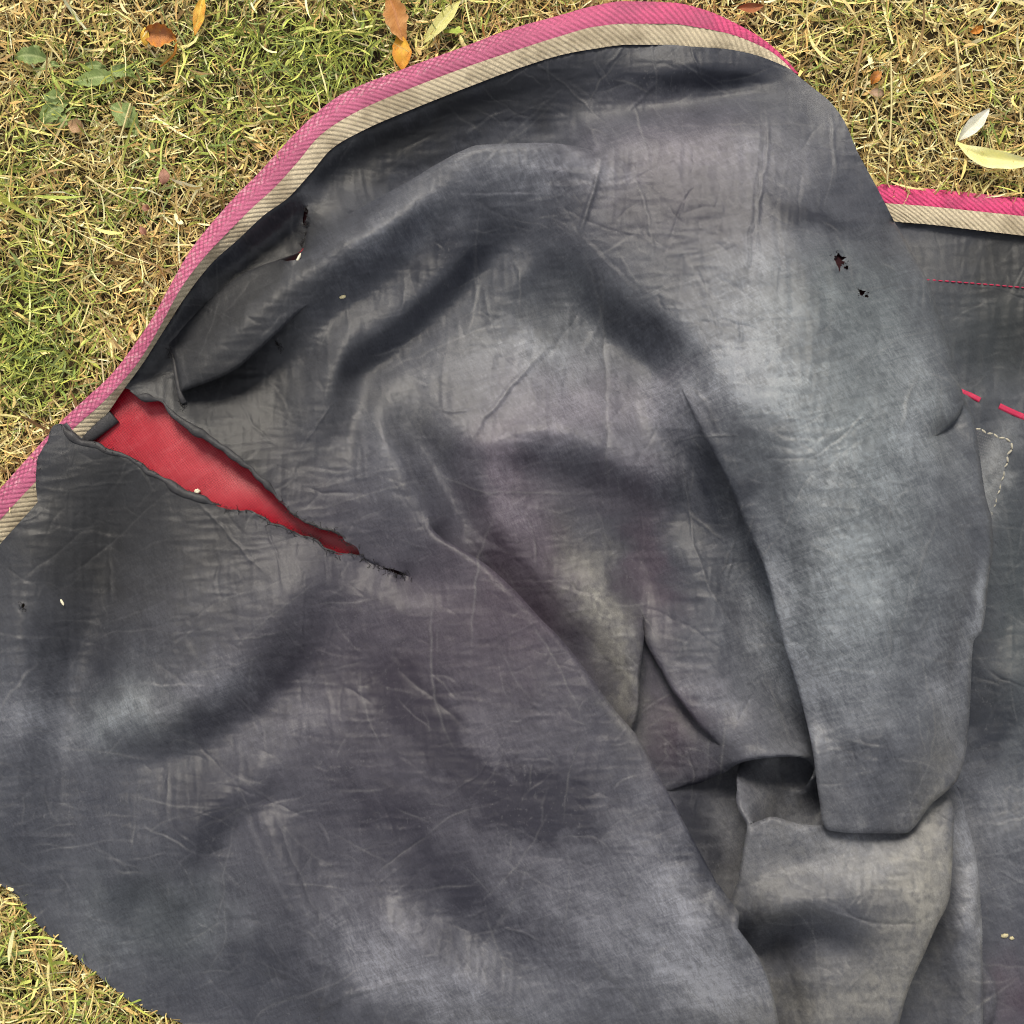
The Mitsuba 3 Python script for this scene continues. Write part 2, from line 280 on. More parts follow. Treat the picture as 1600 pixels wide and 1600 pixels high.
P2, Z2, F2, EMID, NP0 = subdivide(P, Z, F)
_A = cot_weights(P2, F2)
_deg = np.maximum(np.asarray(_A.sum(1)).ravel(), 1e-6)
Z2 = gaussian_z(Z2, _A, _deg, 4)

# rounded lips: the upper side of a slit rolls over
NEAR = np.full(len(P2), 1e9)
SHIFT = np.zeros_like(P2)
OWN2 = np.r_[OWN, np.full(len(P2) - len(OWN), -1)]
NOT_SLIT = np.arange(FIRST)
for s, hi, lo in PAIRS:
    f = FEATS[FIRST + s]
    cz = curve(slits[s][1], 1.0)
    tang = np.gradient(f, axis=0)
    dd, kk = cKDTree(f).query(P2, distance_upper_bound=16.0)
    ids = np.nonzero(np.isfinite(dd))[0]
    dv, tg = P2[ids] - f[kk[ids]], tang[kk[ids]]
    right = tg[:, 0] * dv[:, 1] - tg[:, 1] * dv[:, 0]
    high = (right < 0) if slits[s][0] == 'L' else (right > 0)
    high |= np.isin(ids, hi)
    high &= ~np.isin(ids, lo)
    mids = [EMID.get(min(p, q) * NP0 + max(p, q)) for p, q in zip(hi[:-1], hi[1:])]
    low_mids = [EMID.get(min(p, q) * NP0 + max(p, q)) for p, q in zip(lo[:-1], lo[1:])]
    high |= np.isin(ids, [x for x in mids if x is not None])
    high &= ~np.isin(ids, [x for x in low_mids if x is not None])
    _, cc = cKDTree(cz[:, :2]).query(P2[ids])
    gap = np.maximum(cz[cc, 2] - cz[cc, 3], 0)
    r = 14.0
    x = np.clip(1 - dd[ids] / r, 0, 1)
    drop = np.minimum(5.0, 0.55 * gap) * (1 - np.sqrt(np.maximum(1 - x * x, 0)))
    Z2[ids] -= np.where(high, drop, 0)
    wide, wk = cKDTree(f).query(P2, distance_upper_bound=34.0)
    j = np.nonzero(np.isfinite(wide))[0]
    dv, tg = P2[j] - f[wk[j]], gaussian_filter(tang, (8, 0), mode='nearest')[wk[j]]
    tg = tg / np.linalg.norm(tg, axis=1, keepdims=True)
    side = tg[:, 0] * dv[:, 1] - tg[:, 1] * dv[:, 0]
    lowset = set(lo.tolist()) | {x for x in low_mids if x is not None}
    highset = set(hi.tolist()) | {x for x in mids if x is not None}
    islow = (side > 0) if slits[s][0] == 'L' else (side < 0)
    islow = (islow | np.isin(j, list(lowset))) & ~np.isin(j, list(highset))
    _, cc = cKDTree(cz[:, :2]).query(f[wk[j]])
    gp = np.maximum(cz[cc, 2] - cz[cc, 3], 0)
    along = np.minimum(1, np.minimum(wk[j], len(f) - 1 - wk[j]) / 40.0)
    push = np.minimum(20.0, 0.8 * gp) * along * np.maximum(0, 1 - wide[j] / 34.0) * np.where(islow & ~np.isin(OWN2[j], NOT_SLIT), 1, 0)
    nrm = np.stack([-tg[:, 1], tg[:, 0]], 1) * (1 if slits[s][0] == 'R' else -1)     # towards the upper side
    SHIFT[j] += nrm * push[:, None]
    NEAR[ids] = np.minimum(NEAR[ids], dd[ids])

P2 = P2 + SHIFT                                            # the lower layer runs on under the upper one
# fine creases and crumple, drawn as height (mm) on a raster of the plan
R0, RN = -180, 1960
HGT, WEAR = np.zeros((RN, RN), np.float32), np.zeros((RN, RN), np.float32)
def crease(pts, amp, width, wear=0.0, kind='ridge', seed=0):
    c = curve(pts, 1.0)
    c = wander(c, 1.3, 8, seed) if len(c) > 30 else c
    lo, hi = np.floor(c[:, :2].min(0) - 5 * width), np.ceil(c[:, :2].max(0) + 5 * width)
    x0, y0 = np.maximum(lo.astype(int) - R0, 0); x1, y1 = np.minimum(hi.astype(int) - R0, RN)
    if x1 <= x0 or y1 <= y0: return
    X, Y = np.meshgrid(np.arange(x0, x1) + R0, np.arange(y0, y1) + R0)
    d, k = cKDTree(c[:, :2]).query(np.stack([X.ravel(), Y.ravel()], 1), distance_upper_bound=5 * width)
    k = np.minimum(k, len(c) - 1); d = np.minimum(d, 1e3)
    tg = np.gradient(c[:, :2], axis=0)[k]
    sd = np.sign(tg[:, 0] * (Y.ravel() - c[k, 1]) - tg[:, 1] * (X.ravel() - c[k, 0]))
    end = np.minimum(1, np.minimum(k, len(c) - 1 - k) / (0.3 * len(c) + 1))
    g = np.exp(-d / width)
    prof = {'ridge': np.exp(-(d / width) ** 2), 'groove': -g, 'step': sd * (1 - np.exp(-(d / width) ** 2)) * np.exp(-d / (1.6 * width))}[kind]
    HGT[y0:y1, x0:x1] += (amp * end * prof).reshape(X.shape)
    if wear:
        WEAR[y0:y1, x0:x1] += (wear * end * np.exp(-(d / (0.6 * width)) ** 2)).reshape(X.shape)

for k, (pts, amp, wd, wr, kind) in enumerate([
  ([(905,560),(940,480),(925,400)][::-1], 1.2, 5, .2, 'ridge'), ([(942,238),(930,290),(905,372)], 2.2, 4, .5, 'ridge'), ([(918,190),(930,215),(940,236)], 2.0, 5, .2, 'ridge'), ([(958,238),(975,262),(990,280)], 1.5, 5, .2, 'step'),
  ([(905,372),(935,470),(945,560),(950,700),(950,800)], 1.4, 4, .45, 'groove'), ([(1180,140),(1192,200),(1182,290),(1172,380),(1165,450),(1160,500)], 1.8, 4, .6, 'step'), ([(1195,140),(1198,220),(1188,300),(1178,400)], 1.2, 3, .5, 'ridge'),
  ([(985,155),(1000,195),(1010,235)], .9, 2.5, .9, 'ridge'), ([(1295,165),(1302,220),(1304,290)], .7, 3, .5, 'ridge'), ([(730,690),(770,640),(830,570),(870,530)], 1.4, 4, .4, 'ridge'), ([(590,640),(640,730),(675,822)], 1.2, 5, .2, 'step'),
  ([(360,1195),(392,1290),(440,1395),(490,1470)], 1.6, 4, .1, 'step'), ([(418,1255),(470,1370),(522,1500)], 2.0, 5, .1, 'groove'), ([(522,1500),(505,1560),(497,1640)], 1.6, 5, .1, 'groove'), ([(600,1030),(640,1060),(700,1110),(740,1150)], 1.2, 5, .1, 'groove'),
  ([(455,1290),(480,1400),(520,1490)], 1., 6, .0, 'step'), ([(380,1260),(395,1300),(420,1340)], 1., 4, .1, 'step'), ([(560,1080),(620,1030),(650,985)], 1., 4, .1, 'step'), ([(650,985),(612,1020),(640,1050)], 1.1, 4, .1, 'step'),
  ([(1245,1390),(1300,1410),(1350,1440),(1410,1445),(1480,1420)], 1.4, 4, .0, 'groove'), ([(1200,1310),(1260,1390),(1330,1400)], 1.0, 5, .0, 'groove'), ([(1410,1380),(1415,1440),(1420,1480)], 1., 3, .1, 'groove'), ([(1380,1340),(1420,1300),(1440,1290)], 1., 4, .1, 'step'),
  ([(1290,1148),(1340,1160),(1400,1170)], .4, 2.5, .2, 'ridge'), ([(1230,830),(1290,860),(1340,880)], .5, 3, .2, 'step'), ([(1040,915),(1100,928),(1170,938)], 1.2, 5, .1, 'step'), ([(1300,700),(1345,665),(1390,640)], .6, 2.5, .2, 'step'), ([(1050,590),(1110,640),(1130,700)], .8, 4, .2, 'ridge'),
  ([(1290,350),(1330,420),(1340,470)], .7, 3, .3, 'step'), ([(1160,300),(1260,360),(1380,380)], .7, 4, .1, 'groove'), ([(735,820),(760,850),(850,868)], 1.2, 4, .1, 'step'), ([(980,250),(1010,330),(1020,420)], .5, 3, .5, 'ridge'),
  ([(340,860),(345,960)], .8, 3, .2, 'groove'), ([(170,830),(175,950)], .8, 3, .3, 'ridge'), ([(180,1000),(320,1100),(380,1190)], .6, 4, .1, 'groove'), ([(100,1340),(110,1450),(115,1490)], 1.4, 5, 0, 'groove'),
  ([(915,1500),(965,1547),(1022,1595)], 2.0, 6, 0, 'groove'), ([(800,1400),(900,1490),(960,1500)], 1., 6, 0, 'step'), ([(490,1580),(600,1540),(700,1530)], 1.2, 5, .1, 'ridge'), ([(360,1565),(450,1530),(480,1560)], 1.4, 5, 0, 'groove'),
  ([(800,400),(812,440),(815,500)], .8, 3, .3, 'ridge'), ([(740,395),(745,450),(740,480)], .8, 3, .3, 'ridge'), ([(630,430),(632,470),(620,500)], .7, 3, .3, 'ridge'), ([(1470,800),(1440,880),(1420,960)], .5, 3, .4, 'ridge'),
  ([(1600,1080),(1560,1100),(1540,1150)], .8, 5, .1, 'step'), ([(1450,560),(1420,620),(1410,690)], .8, 4, .3, 'ridge'), ([(1340,760),(1390,800),(1410,830)], .6, 3, .5, 'ridge')]):
    crease(pts, amp, wd, wr, kind, 100 + k)
for k in range(1300):
    u, v = rng.uniform(-150, 1750, 2)
    ln, an = rng.gamma(2.2, 22) + 12, rng.choice([1.45, 1.6, 0.05, 0.35, -0.5, 0.9]) + 0.45 * rng.normal()
    bend = rng.normal() * 0.12
    dx, dy = ln * math.cos(an), ln * math.sin(an)
    crease([(u - dx, v - dy), (u - dy * bend, v + dx * bend), (u + dx, v + dy)], (0.12 + 0.85 * rng.random() ** 2.2), rng.uniform(1.3, 2.8), rng.random() ** 3 * 0.55, rng.choice(['ridge', 'groove', 'step'], p=[.15, .3, .55]), 1000 + k)
for k in range(2600):                                    # dense fine crinkles
    u, v = rng.uniform(-150, 1750, 2)
    ln, an = rng.gamma(2.0, 11) + 8, rng.choice([1.5, 0.05, 0.6, -0.6]) + 0.35 * rng.normal()
    dx, dy = ln * math.cos(an), ln * math.sin(an); b = rng.normal() * 0.2
    crease([(u - dx, v - dy), (u - dy * b, v + dx * b), (u + dx, v + dy)], rng.uniform(0.16, 0.48), rng.uniform(1.2, 1.9), rng.random() ** 3 * 0.5, rng.choice(['groove', 'step']), 5000 + k)
def soft(sx, sy, seed):
    a = gaussian_filter(np.random.default_rng(seed).normal(size=(RN, RN)).astype(np.float32), (sy, sx))
    return a / a.std()
crumple = 0.8 * soft(30, 40, 11) + 0.20 * np.abs(soft(12, 18, 12)) - 0.24 * np.abs(soft(20, 5, 21)) - 0.24 * np.abs(soft(5, 24, 22)) - 0.09 * np.abs(soft(3, 11, 23)) - 0.09 * np.abs(soft(10, 3, 24))
def raster(a, uv):
    return map_coordinates(a, [uv[:, 1] - R0, uv[:, 0] - R0], order=1, mode='nearest')
calm = np.clip(NEAR / 14, 0, 1)
_X = np.stack([P2[:, 0] * 0.5, -P2[:, 1] * 0.5, Z2], 1)
_n = np.cross(_X[F2[:, 1]] - _X[F2[:, 0]], _X[F2[:, 2]] - _X[F2[:, 0]]); _v = np.zeros_like(_X)
for _k in range(3): np.add.at(_v, F2[:, _k], _n)
STEEP = np.abs(_v[:, 2]) / (np.linalg.norm(_v, axis=1) + 1e-9)
FINE = 0.15 + 0.85 * STEEP ** 2.5
Z2 = Z2 + FINE * (raster(HGT, P2) * np.clip(NEAR / 6, 0.1, 1) + raster(crumple, P2) * (0.35 + 0.65 * calm))

Z2 = 3.0 + 2.0 * np.logaddexp(0, (Z2 - 3.0) / 2.0)           # the ground carries it

def world_z(u, v):
    """Height (mm) of the cloth under plan points."""
    _, k = _TREE.query(np.stack(np.broadcast_arrays(u, v), -1).reshape(-1, 2).astype(float))
    return Z2[k]
_TREE = cKDTree(P2)

# ------------------------------------------------------------------ materials
def blob_fn(blobs):
    rows = []
    for u, v, ru, rv, rot, s in blobs:
        z = float(world_z(np.array([min(max(u, -150), 1750.)]), np.array([min(max(v, 5.), 1750.)]))[0]) / 1000
        c = at(u, v, z); sc = 0.0005
        a = math.radians(-rot)
        rows.append((float(c[0]), float(c[1]), math.cos(a), math.sin(a), 1 / (ru * sc), 1 / (rv * sc), s))
    def fn(x, y):
        out = mi.Float(0)
        for cx, cy, ca, sa, ix, iy, s in rows:
            dx, dy = x - cx, y - cy
            a, b = (dx * ca + dy * sa) * ix, (dy * ca - dx * sa) * iy
            out += s * dr.exp(-(a * a + b * b))
        return out
    return fn
dust_sheen_b = blob_fn([(850,262,130,40,0,.55),(600,370,120,30,-35,.35),(850,560,150,80,-10,.45),(830,540,60,30,0,.25),(900,650,140,60,-10,.35),(1050,640,60,50,30,.4),(1025,740,60,35,30,.45),(1180,575,80,50,25,.75),(1150,470,90,60,-20,.3),(1240,640,90,50,30,.35),
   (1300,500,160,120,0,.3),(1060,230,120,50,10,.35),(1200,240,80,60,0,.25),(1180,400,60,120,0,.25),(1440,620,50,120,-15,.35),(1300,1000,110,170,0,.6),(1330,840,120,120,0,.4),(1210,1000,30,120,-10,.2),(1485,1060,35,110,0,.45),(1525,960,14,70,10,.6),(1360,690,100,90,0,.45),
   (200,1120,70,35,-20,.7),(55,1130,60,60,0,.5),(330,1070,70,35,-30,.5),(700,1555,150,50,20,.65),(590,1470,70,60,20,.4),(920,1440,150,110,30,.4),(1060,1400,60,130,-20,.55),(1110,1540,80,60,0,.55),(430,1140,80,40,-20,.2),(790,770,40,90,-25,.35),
   (1110,1085,60,30,40,.35),(1180,1240,40,40,0,.25),(1300,1330,140,40,0,.45),(1520,1400,20,150,0,.45),(1570,1300,60,120,0,.3),(1556,740,24,60,15,.8),(600,700,80,70,0,.2),(330,1440,90,60,0,.15),(150,1480,60,40,30,.25),(770,1180,120,60,30,.2),(280,930,120,90,0,.18),(1500,1350,30,80,0,.3)])  # pale dusty marks, plus painted highlights on the lit folds
tan_b = blob_fn([(945,960,36,90,-12,.75),(980,1075,26,80,-8,.6),(905,880,40,80,-20,.35),(1350,1345,140,50,0,.4),(1450,1330,40,130,5,.7),(1420,1470,60,90,10,.55),(1310,1570,150,50,0,.6),(1200,1240,60,70,0,.3),(1555,740,24,70,15,.5),(1200,1420,50,60,0,.3),(650,640,90,50,10,.22),(850,520,120,60,0,.18),(1430,400,60,40,0,.25),(1530,1450,20,140,0,.25),(230,1110,60,30,0,.2)])
navy_shade_b = blob_fn([(720,1185,150,40,35,.7),(640,1080,70,35,35,.5),(820,1240,90,50,20,.7),(900,1280,60,50,0,.3),(600,1260,120,40,30,.3),(1030,112,190,26,-4,.6),(850,150,160,34,-18,.5),(640,235,120,30,-28,.6),(870,285,30,45,0,.5),(690,390,50,40,0,.5),(1250,335,90,22,10,.6),(1490,1010,30,60,0,.4),
   (1240,900,30,120,-10,.35),(1350,1180,40,30,0,.4),(760,1420,140,50,30,.5),(1540,1130,40,50,0,.5),(1100,760,70,80,0,.5),(870,860,60,40,0,.2),(310,1250,60,100,20,.35),(160,950,40,160,5,.3),(1110,1370,40,100,-20,.8),(1090,1270,30,50,-20,.3),(1000,500,60,40,30,.3),(450,1500,100,60,0,.3),(430,1060,110,30,-35,.4)])  # dark faded stains, plus shade of the fold hollows painted in
plum_b = blob_fn([(820,850,70,130,-20,.8),(1010,890,36,100,-8,1.0),(920,640,160,70,0,.5),(780,960,150,110,35,.5),(1060,220,140,80,0,.4),(780,720,60,60,0,.6),(1040,1120,40,70,0,.5),(960,760,90,40,0,.4),(600,1000,150,120,0,.25),(1590,1560,40,60,0,1.0),(500,800,120,100,0,.2),(1060,1150,60,70,0,.4),(650,1150,350,330,0,.45),(1050,300,160,120,0,.35)])
teal_b = blob_fn([(1330,600,200,160,0,.5),(1350,900,140,200,0,.5),(1600,950,80,250,0,.7),(1330,450,130,80,0,.4),(1560,520,120,90,0,.4),(200,1120,90,60,0,.5),(250,1430,130,80,0,.5),(880,480,130,90,0,.25)])
coal_shade_b = blob_fn([(330,650,260,190,-35,1.0),(170,850,260,160,0,.8),(420,420,160,60,-40,.6),(300,1000,200,140,0,.3),(1610,420,125,80,5,1.5),(1610,540,110,70,0,.9),(600,220,200,40,-28,.3),(700,190,260,40,-22,.6),(430,400,150,36,-42,.6)])  # charcoal cloth, plus painted shade under the binding and beside the lobe

def shell_color(p, n, uv):
    w1, w2 = mikit.fbm(p.x * 38, p.y * 38, 1.5, 4) - 0.5, mikit.fbm(p.x * 38 + 40, p.y * 38, 7.5, 4) - 0.5
    x, y = p.x + 0.045 * w1, p.y + 0.045 * w2
    wx, wy = p.x + 0.0022 * mikit.noise(p.x * 130, p.y * 130, 1.0), p.y + 0.0022 * mikit.noise(p.x * 130, p.y * 130, 6.0)
    f1 = mikit.fbm(wx * 55 + wy * 30, wy * 62 - wx * 21, p.z * 40, 5)
    f2 = mikit.fbm(wx * 330 + 90 * wy, wy * 250 - 80 * wx, p.z * 120, 4)
    f3 = mikit.fbm(p.x * 1500 + 300 * p.y, p.y * 1100 - 200 * p.x, 3.0, 2)
    sx, sy = wx * 0.94 + wy * 0.34, wy * 0.94 - wx * 0.34
    streak = mikit.fbm(sx * 900, sy * 90, 5.0, 3) * 0.34 + mikit.fbm(sx * 80, sy * 850, 8.0, 3) * 0.33 + mikit.fbm((wx + wy) * 800, (wx - wy) * 70, 2.0, 3) * 0.33
    speck = mikit.smoothstep(0.70, 0.86, mikit.fbm(wx * 500, wy * 420, 2.0, 3)) * mikit.smoothstep(0.52, 0.70, mikit.fbm(p.x * 22, p.y * 22, 4.0, 2))
    dust_sheen = dust_sheen_b(x, y); tn = tan_b(x, y); nv = navy_shade_b(x, y); pl = plum_b(x, y); te = teal_b(x, y); co = dr.clip(coal_shade_b(x, y), 0, 1)
    chalk = mikit.smoothstep(0.28, 0.74, 0.30 * streak + 0.30 * f2 + 0.40 * f1)
    d = dr.clip(0.15 + dust_sheen * 1.1 * (0.45 + 0.75 * chalk) - 0.45 * nv + 0.20 * (f1 - 0.5) + 0.10 * (streak - 0.5), 0.0, 1.15)
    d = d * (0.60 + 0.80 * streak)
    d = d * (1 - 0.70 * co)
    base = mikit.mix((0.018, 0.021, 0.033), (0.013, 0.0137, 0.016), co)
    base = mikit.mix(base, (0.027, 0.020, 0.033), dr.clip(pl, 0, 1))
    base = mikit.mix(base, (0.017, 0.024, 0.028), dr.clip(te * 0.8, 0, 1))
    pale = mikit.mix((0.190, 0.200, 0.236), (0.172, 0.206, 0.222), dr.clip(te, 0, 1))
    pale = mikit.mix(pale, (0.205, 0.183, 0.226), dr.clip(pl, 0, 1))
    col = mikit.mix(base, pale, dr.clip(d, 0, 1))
    mud = dr.clip(tn * (0.4 + 1.3 * (f2 - 0.2)), 0, 1) * 0.75
    col = mikit.mix(col, (0.228, 0.222, 0.205), mud)
    wear = dr.clip(uv.x * (0.3 + 1.4 * f2), 0, 1)
    col = mikit.mix(col, (0.21, 0.21, 0.215), 0.4 * wear * (1 - 0.6 * co) + 0.14 * speck * (1 - 0.7 * co))
    return col * (0.76 + 0.36 * f3)
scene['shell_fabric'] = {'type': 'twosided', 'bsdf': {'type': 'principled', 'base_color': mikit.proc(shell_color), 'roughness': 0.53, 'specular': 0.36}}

def red_color(p, n, uv):
    a, b = p.x * 0.8 + p.y * 0.6, p.y * 0.8 - p.x * 0.6
    w = 0.5 + 0.25 * dr.sin(a * 3700) + 0.25 * dr.sin(b * 3700)
    f = mikit.fbm(p.x * 90, p.y * 90, 1.0, 4)
    chalk = mikit.smoothstep(0.5, 0.72, mikit.fbm(a * 60, b * 220, 4.0, 4)) * 0.45 + 0.25 * mikit.smoothstep(0.45, 0.7, f)
    thread = mikit.smoothstep(0.7, 0.8, mikit.noise(a * 1500, b * 90, 2.0)) * 0.15
    return mikit.mix(mikit.mix((0.17, 0.001, 0.008), (0.40, 0.002, 0.019), w * 0.7 + 0.3 * f), (0.50, 0.13, 0.15), dr.clip(chalk * 0.14 + 0.5 * thread, 0, 1))
scene['red_ripstop'] = {'type': 'twosided', 'bsdf': {'type': 'principled', 'base_color': mikit.proc(red_color), 'roughness': 0.42, 'specular': 0.5}}
scene['coal_hem'] = {'type': 'twosided', 'bsdf': {'type': 'principled', 'base_color': mikit.proc(lambda p, n, uv: mi.Color3f(0.020, 0.020, 0.023) * (0.7 + 1.5 * mikit.fbm(p.x * 500, p.y * 500, p.z * 500, 3))), 'roughness': 0.6, 'specular': 0.35}}

def pink_color(p, n, uv):                 # uv in centimetres along and across
    s, t = uv.x, uv.y
    f = mikit.fbm(p.x * 45, p.y * 45, 2.0, 4)
    fade = mikit.smoothstep(-0.05, 0.30, p.x)
    c = mikit.mix((0.35, 0.085, 0.165), (0.50, 0.048, 0.15), fade)
    c = mikit.mix(c, (0.24, 0.055, 0.11), 0.55 * mikit.smoothstep(0.35, 0.75, f))
    row = dr.floor(t / 0.16)
    cell = mikit.cell_rand(dr.floor(s / 0.30 + 0.5 * row), row, 3)
    edge = mikit.smoothstep(1.15, 0.55, t)
    fleck = mikit.smoothstep(0.5, 0.9, cell) * mikit.smoothstep(0.5, 0.2, dr.abs(s / 0.30 + 0.5 * row - dr.floor(s / 0.30 + 0.5 * row) - 0.5)) * edge * mikit.smoothstep(0.05, -0.12, p.x)
    c = mikit.mix(c, (0.56, 0.36, 0.40), dr.clip(fleck, 0, 1) * 0.35)
    th = mikit.noise(s * 26, t * 16, 1.0)
    kn = dr.abs(dr.sin(math.pi * (s / 0.55 + t / 0.35))) * dr.abs(dr.sin(math.pi * (s / 0.55 - t / 0.35)))
    rib = dr.abs(dr.sin(math.pi * (s * 0.697 - t * 0.717) / 0.375))
    yarn = dr.lerp(0.62 + 0.38 * rib, 0.42 + 0.75 * dr.sqrt(kn), edge * mikit.smoothstep(0.10, -0.05, p.x))  # dirty knit gaps and grooves, darkened further as painted relief shade
    return c * (0.8 + 0.4 * th) * yarn * 1.12
def beige_color(p, n, uv):
    s, t = uv.x, uv.y
    f = mikit.fbm(p.x * 60, p.y * 60, 5.0, 4)
    c = mikit.mix((0.46, 0.395, 0.285), (0.30, 0.25, 0.175), mikit.smoothstep(0.35, 0.75, f))
    th = mikit.noise(s * 26, t * 16, 4.0)
    rib = dr.abs(dr.sin(math.pi * (s * 0.697 - t * 0.717) / 0.375))
    return c * (0.78 + 0.42 * th) * (0.72 + 0.36 * rib)  # dirt in the twill grooves, with relief shade painted into the same stripes
scene['pink_webbing'] = {'type': 'twosided', 'bsdf': {'type': 'principled', 'base_color': mikit.proc(pink_color), 'roughness': 0.7, 'specular': 0.3}}
scene['beige_webbing'] = {'type': 'twosided', 'bsdf': {'type': 'principled', 'base_color': mikit.proc(beige_color), 'roughness': 0.75, 'specular': 0.25}}
def plain(name, rgb, rough=0.6, spec=0.3):
    scene[name] = {'type': 'twosided', 'bsdf': {'type': 'principled', 'base_color': {'type': 'rgb', 'value': list(rgb)}, 'roughness': rough, 'specular': spec}}
plain('red_thread', (0.40, 0.022, 0.07)); plain('white_thread', (0.36, 0.34, 0.28)); plain('black_thread', (0.012, 0.011, 0.013)); plain('chaff_white', (0.62, 0.58, 0.45))
plain('dark_wadding', (0.022, 0.007, 0.009), 0.8, 0.1); plain('dirty_patch', (0.10, 0.098, 0.09))
scene['vertex_paint'] = {'type': 'twosided', 'bsdf': {'type': 'principled', 'base_color': {'type': 'mesh_attribute', 'name': 'vertex_color'}, 'roughness': 0.62, 'specular': 0.3}}
def soil_color(p, n, uv):
    f = mikit.fbm(p.x * 60, p.y * 60, 1.0, 4); g = mikit.fbm(p.x * 400, p.y * 400, 2.0, 3)
    near = mikit.mix((0.035, 0.026, 0.015), (0.10, 0.075, 0.035), dr.clip(1.5 * (f - 0.25), 0, 1)) * (0.6 + 0.8 * g)
    turf = mikit.mix((0.26, 0.21, 0.08), (0.15, 0.17, 0.045), mikit.smoothstep(0.35, 0.7, mikit.fbm(p.x * 9, p.y * 9, 3.0, 4))) * (0.25 + 1.1 * g)
    return mikit.mix(near, turf, mikit.smoothstep(0.62, 0.80, dr.maximum(dr.abs(p.x), dr.abs(p.y))))
scene['soil'] = {'type': 'principled', 'base_color': mikit.proc(soil_color), 'roughness': 0.9, 'specular': 0.1}

# ------------------------------------------------------------------ the ground
def build_ground():
    e = np.concatenate([[-60, -20, -6, -2.5, -1.4], np.linspace(-0.95, 0.95, 191), [1.4, 2.5, 6, 20, 60]])
    X, Y = np.meshgrid(e, e)
    near = np.clip((1.0 - np.maximum(np.abs(X), np.abs(Y))) * 4, 0, 1)
    Zg = near * 0.007 * (meshkit.fbm(np.stack([X * 30, Y * 30, X * 0], -1), 4, 5) - 0.62)
    n = len(e)
    i = (np.arange(n - 1)[:, None] * n + np.arange(n - 1)).ravel()
    return np.stack([X.ravel(), Y.ravel(), Zg.ravel()], 1), np.stack([i, i + 1, i + n + 1, i + n], 1)
scene['ground'] = mikit.ply(build_ground(), 'soil', smooth=True)
labels['ground'] = {'label': 'dark soil and thatch under the mown grass', 'kind': 'structure'}

# ------------------------------------------------------------------ the rug
RUG = 'horse_rug'
labels[RUG] = {'label': 'torn dark grey horse rug with pink and beige binding, crumpled on the grass', 'category': 'horse rug'}
W = at(P2[:, 0], P2[:, 1], Z2 / 1000)
verts, faces, wears = [W], [F2], [raster(WEAR, P2)]
nv = len(W)
for s, hi, lo in PAIRS:                                   # the cloth turns under at each fold and meets the layer below
    sel = np.r_[True, np.diff(WH[hi]) > 1]; hi, lo = hi[sel], lo[sel]
    if len(hi) < 3: continue
    a, b = W[hi], W[lo]
    f = FEATS[FIRST + s]
    tg = gaussian_filter(np.gradient(f, axis=0), (6, 0), mode='nearest')[WH[hi]]
    under = np.stack([-tg[:, 1], -tg[:, 0], 0 * tg[:, 0]], 1) * (1 if slits[s][0] == 'R' else -1)
    under /= np.linalg.norm(under, axis=1, keepdims=True)
    rows = [a]
    gap = np.linalg.norm(a - b, axis=1, keepdims=True)
    for t in (0.2, 0.5, 0.8):
        rows.append(a * (1 - t) + b * t + under * np.minimum(0.006, 0.3 * gap) * math.sin(math.pi * t))
    rows.append(b)
    m = len(hi); R = np.vstack(rows)
    i = (np.arange(4)[:, None] * m + np.arange(m - 1)).ravel()
    q = np.stack([i, i + 1, i + m + 1, i + m], 1)
    faces.append(np.vstack([q[:, [0, 1, 2]], q[:, [0, 2, 3]]]) + nv); verts.append(R); wears.append(np.zeros(len(R))); nv += len(R)
def rim_skirt(c, drop=0.010, back=0.006, rows=4):         # free edge that is turned under
    global nv
    c = curve(c, 3.0)
    z = world_z(c[:, 0], c[:, 1]) / 1000
    a = at(c[:, 0], c[:, 1], z)
    tg = np.gradient(a, axis=0); tg /= np.linalg.norm(tg, axis=1, keepdims=True)
    inn = np.cross([0, 0, 1.0], tg)
    mid = at(700, 900, 0.0); inn *= np.sign(((mid - a) * inn).sum(1))[:, None]
    R = np.vstack([a + inn * back * (1 - math.cos(math.pi / 2 * k / rows)) * np.array([1, 1, 0]) - np.array([0, 0, drop * math.sin(math.pi / 2 * k / rows)]) for k in range(rows + 1)])
    m = len(a); i = (np.arange(rows)[:, None] * m + np.arange(m - 1)).ravel()
    q = np.stack([i, i + 1, i + m + 1, i + m], 1)
    faces.append(np.vstack([q[:, [0, 1, 2]], q[:, [0, 2, 3]]]) + nv); verts.append(R); wears.append(np.zeros(len(R))); nv += len(R)
rim_skirt(low_rim, 0.012, 0.010); rim_skirt([(430,1757),(800,1758),(1200,1758),(1757,1758)], 0.016, 0.008); rim_skirt([(1757,400),(1757,900),(1757,1757)], 0.010, 0.006); rim_skirt([(-157,1030),(-157,1200),(-157,1318)], 0.014, 0.008); rim_skirt(right_rim, 0.024, 0.014); rim_skirt(flap, 0.003, 0.003)
VV, FF, WW = np.vstack(verts), np.vstack(faces), np.concatenate(wears)
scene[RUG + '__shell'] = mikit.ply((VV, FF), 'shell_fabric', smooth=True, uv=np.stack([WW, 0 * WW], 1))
labels[RUG + '__shell'] = {'label': 'faded charcoal and navy coated cloth with dusty streaks, painted sheen and painted shade'}

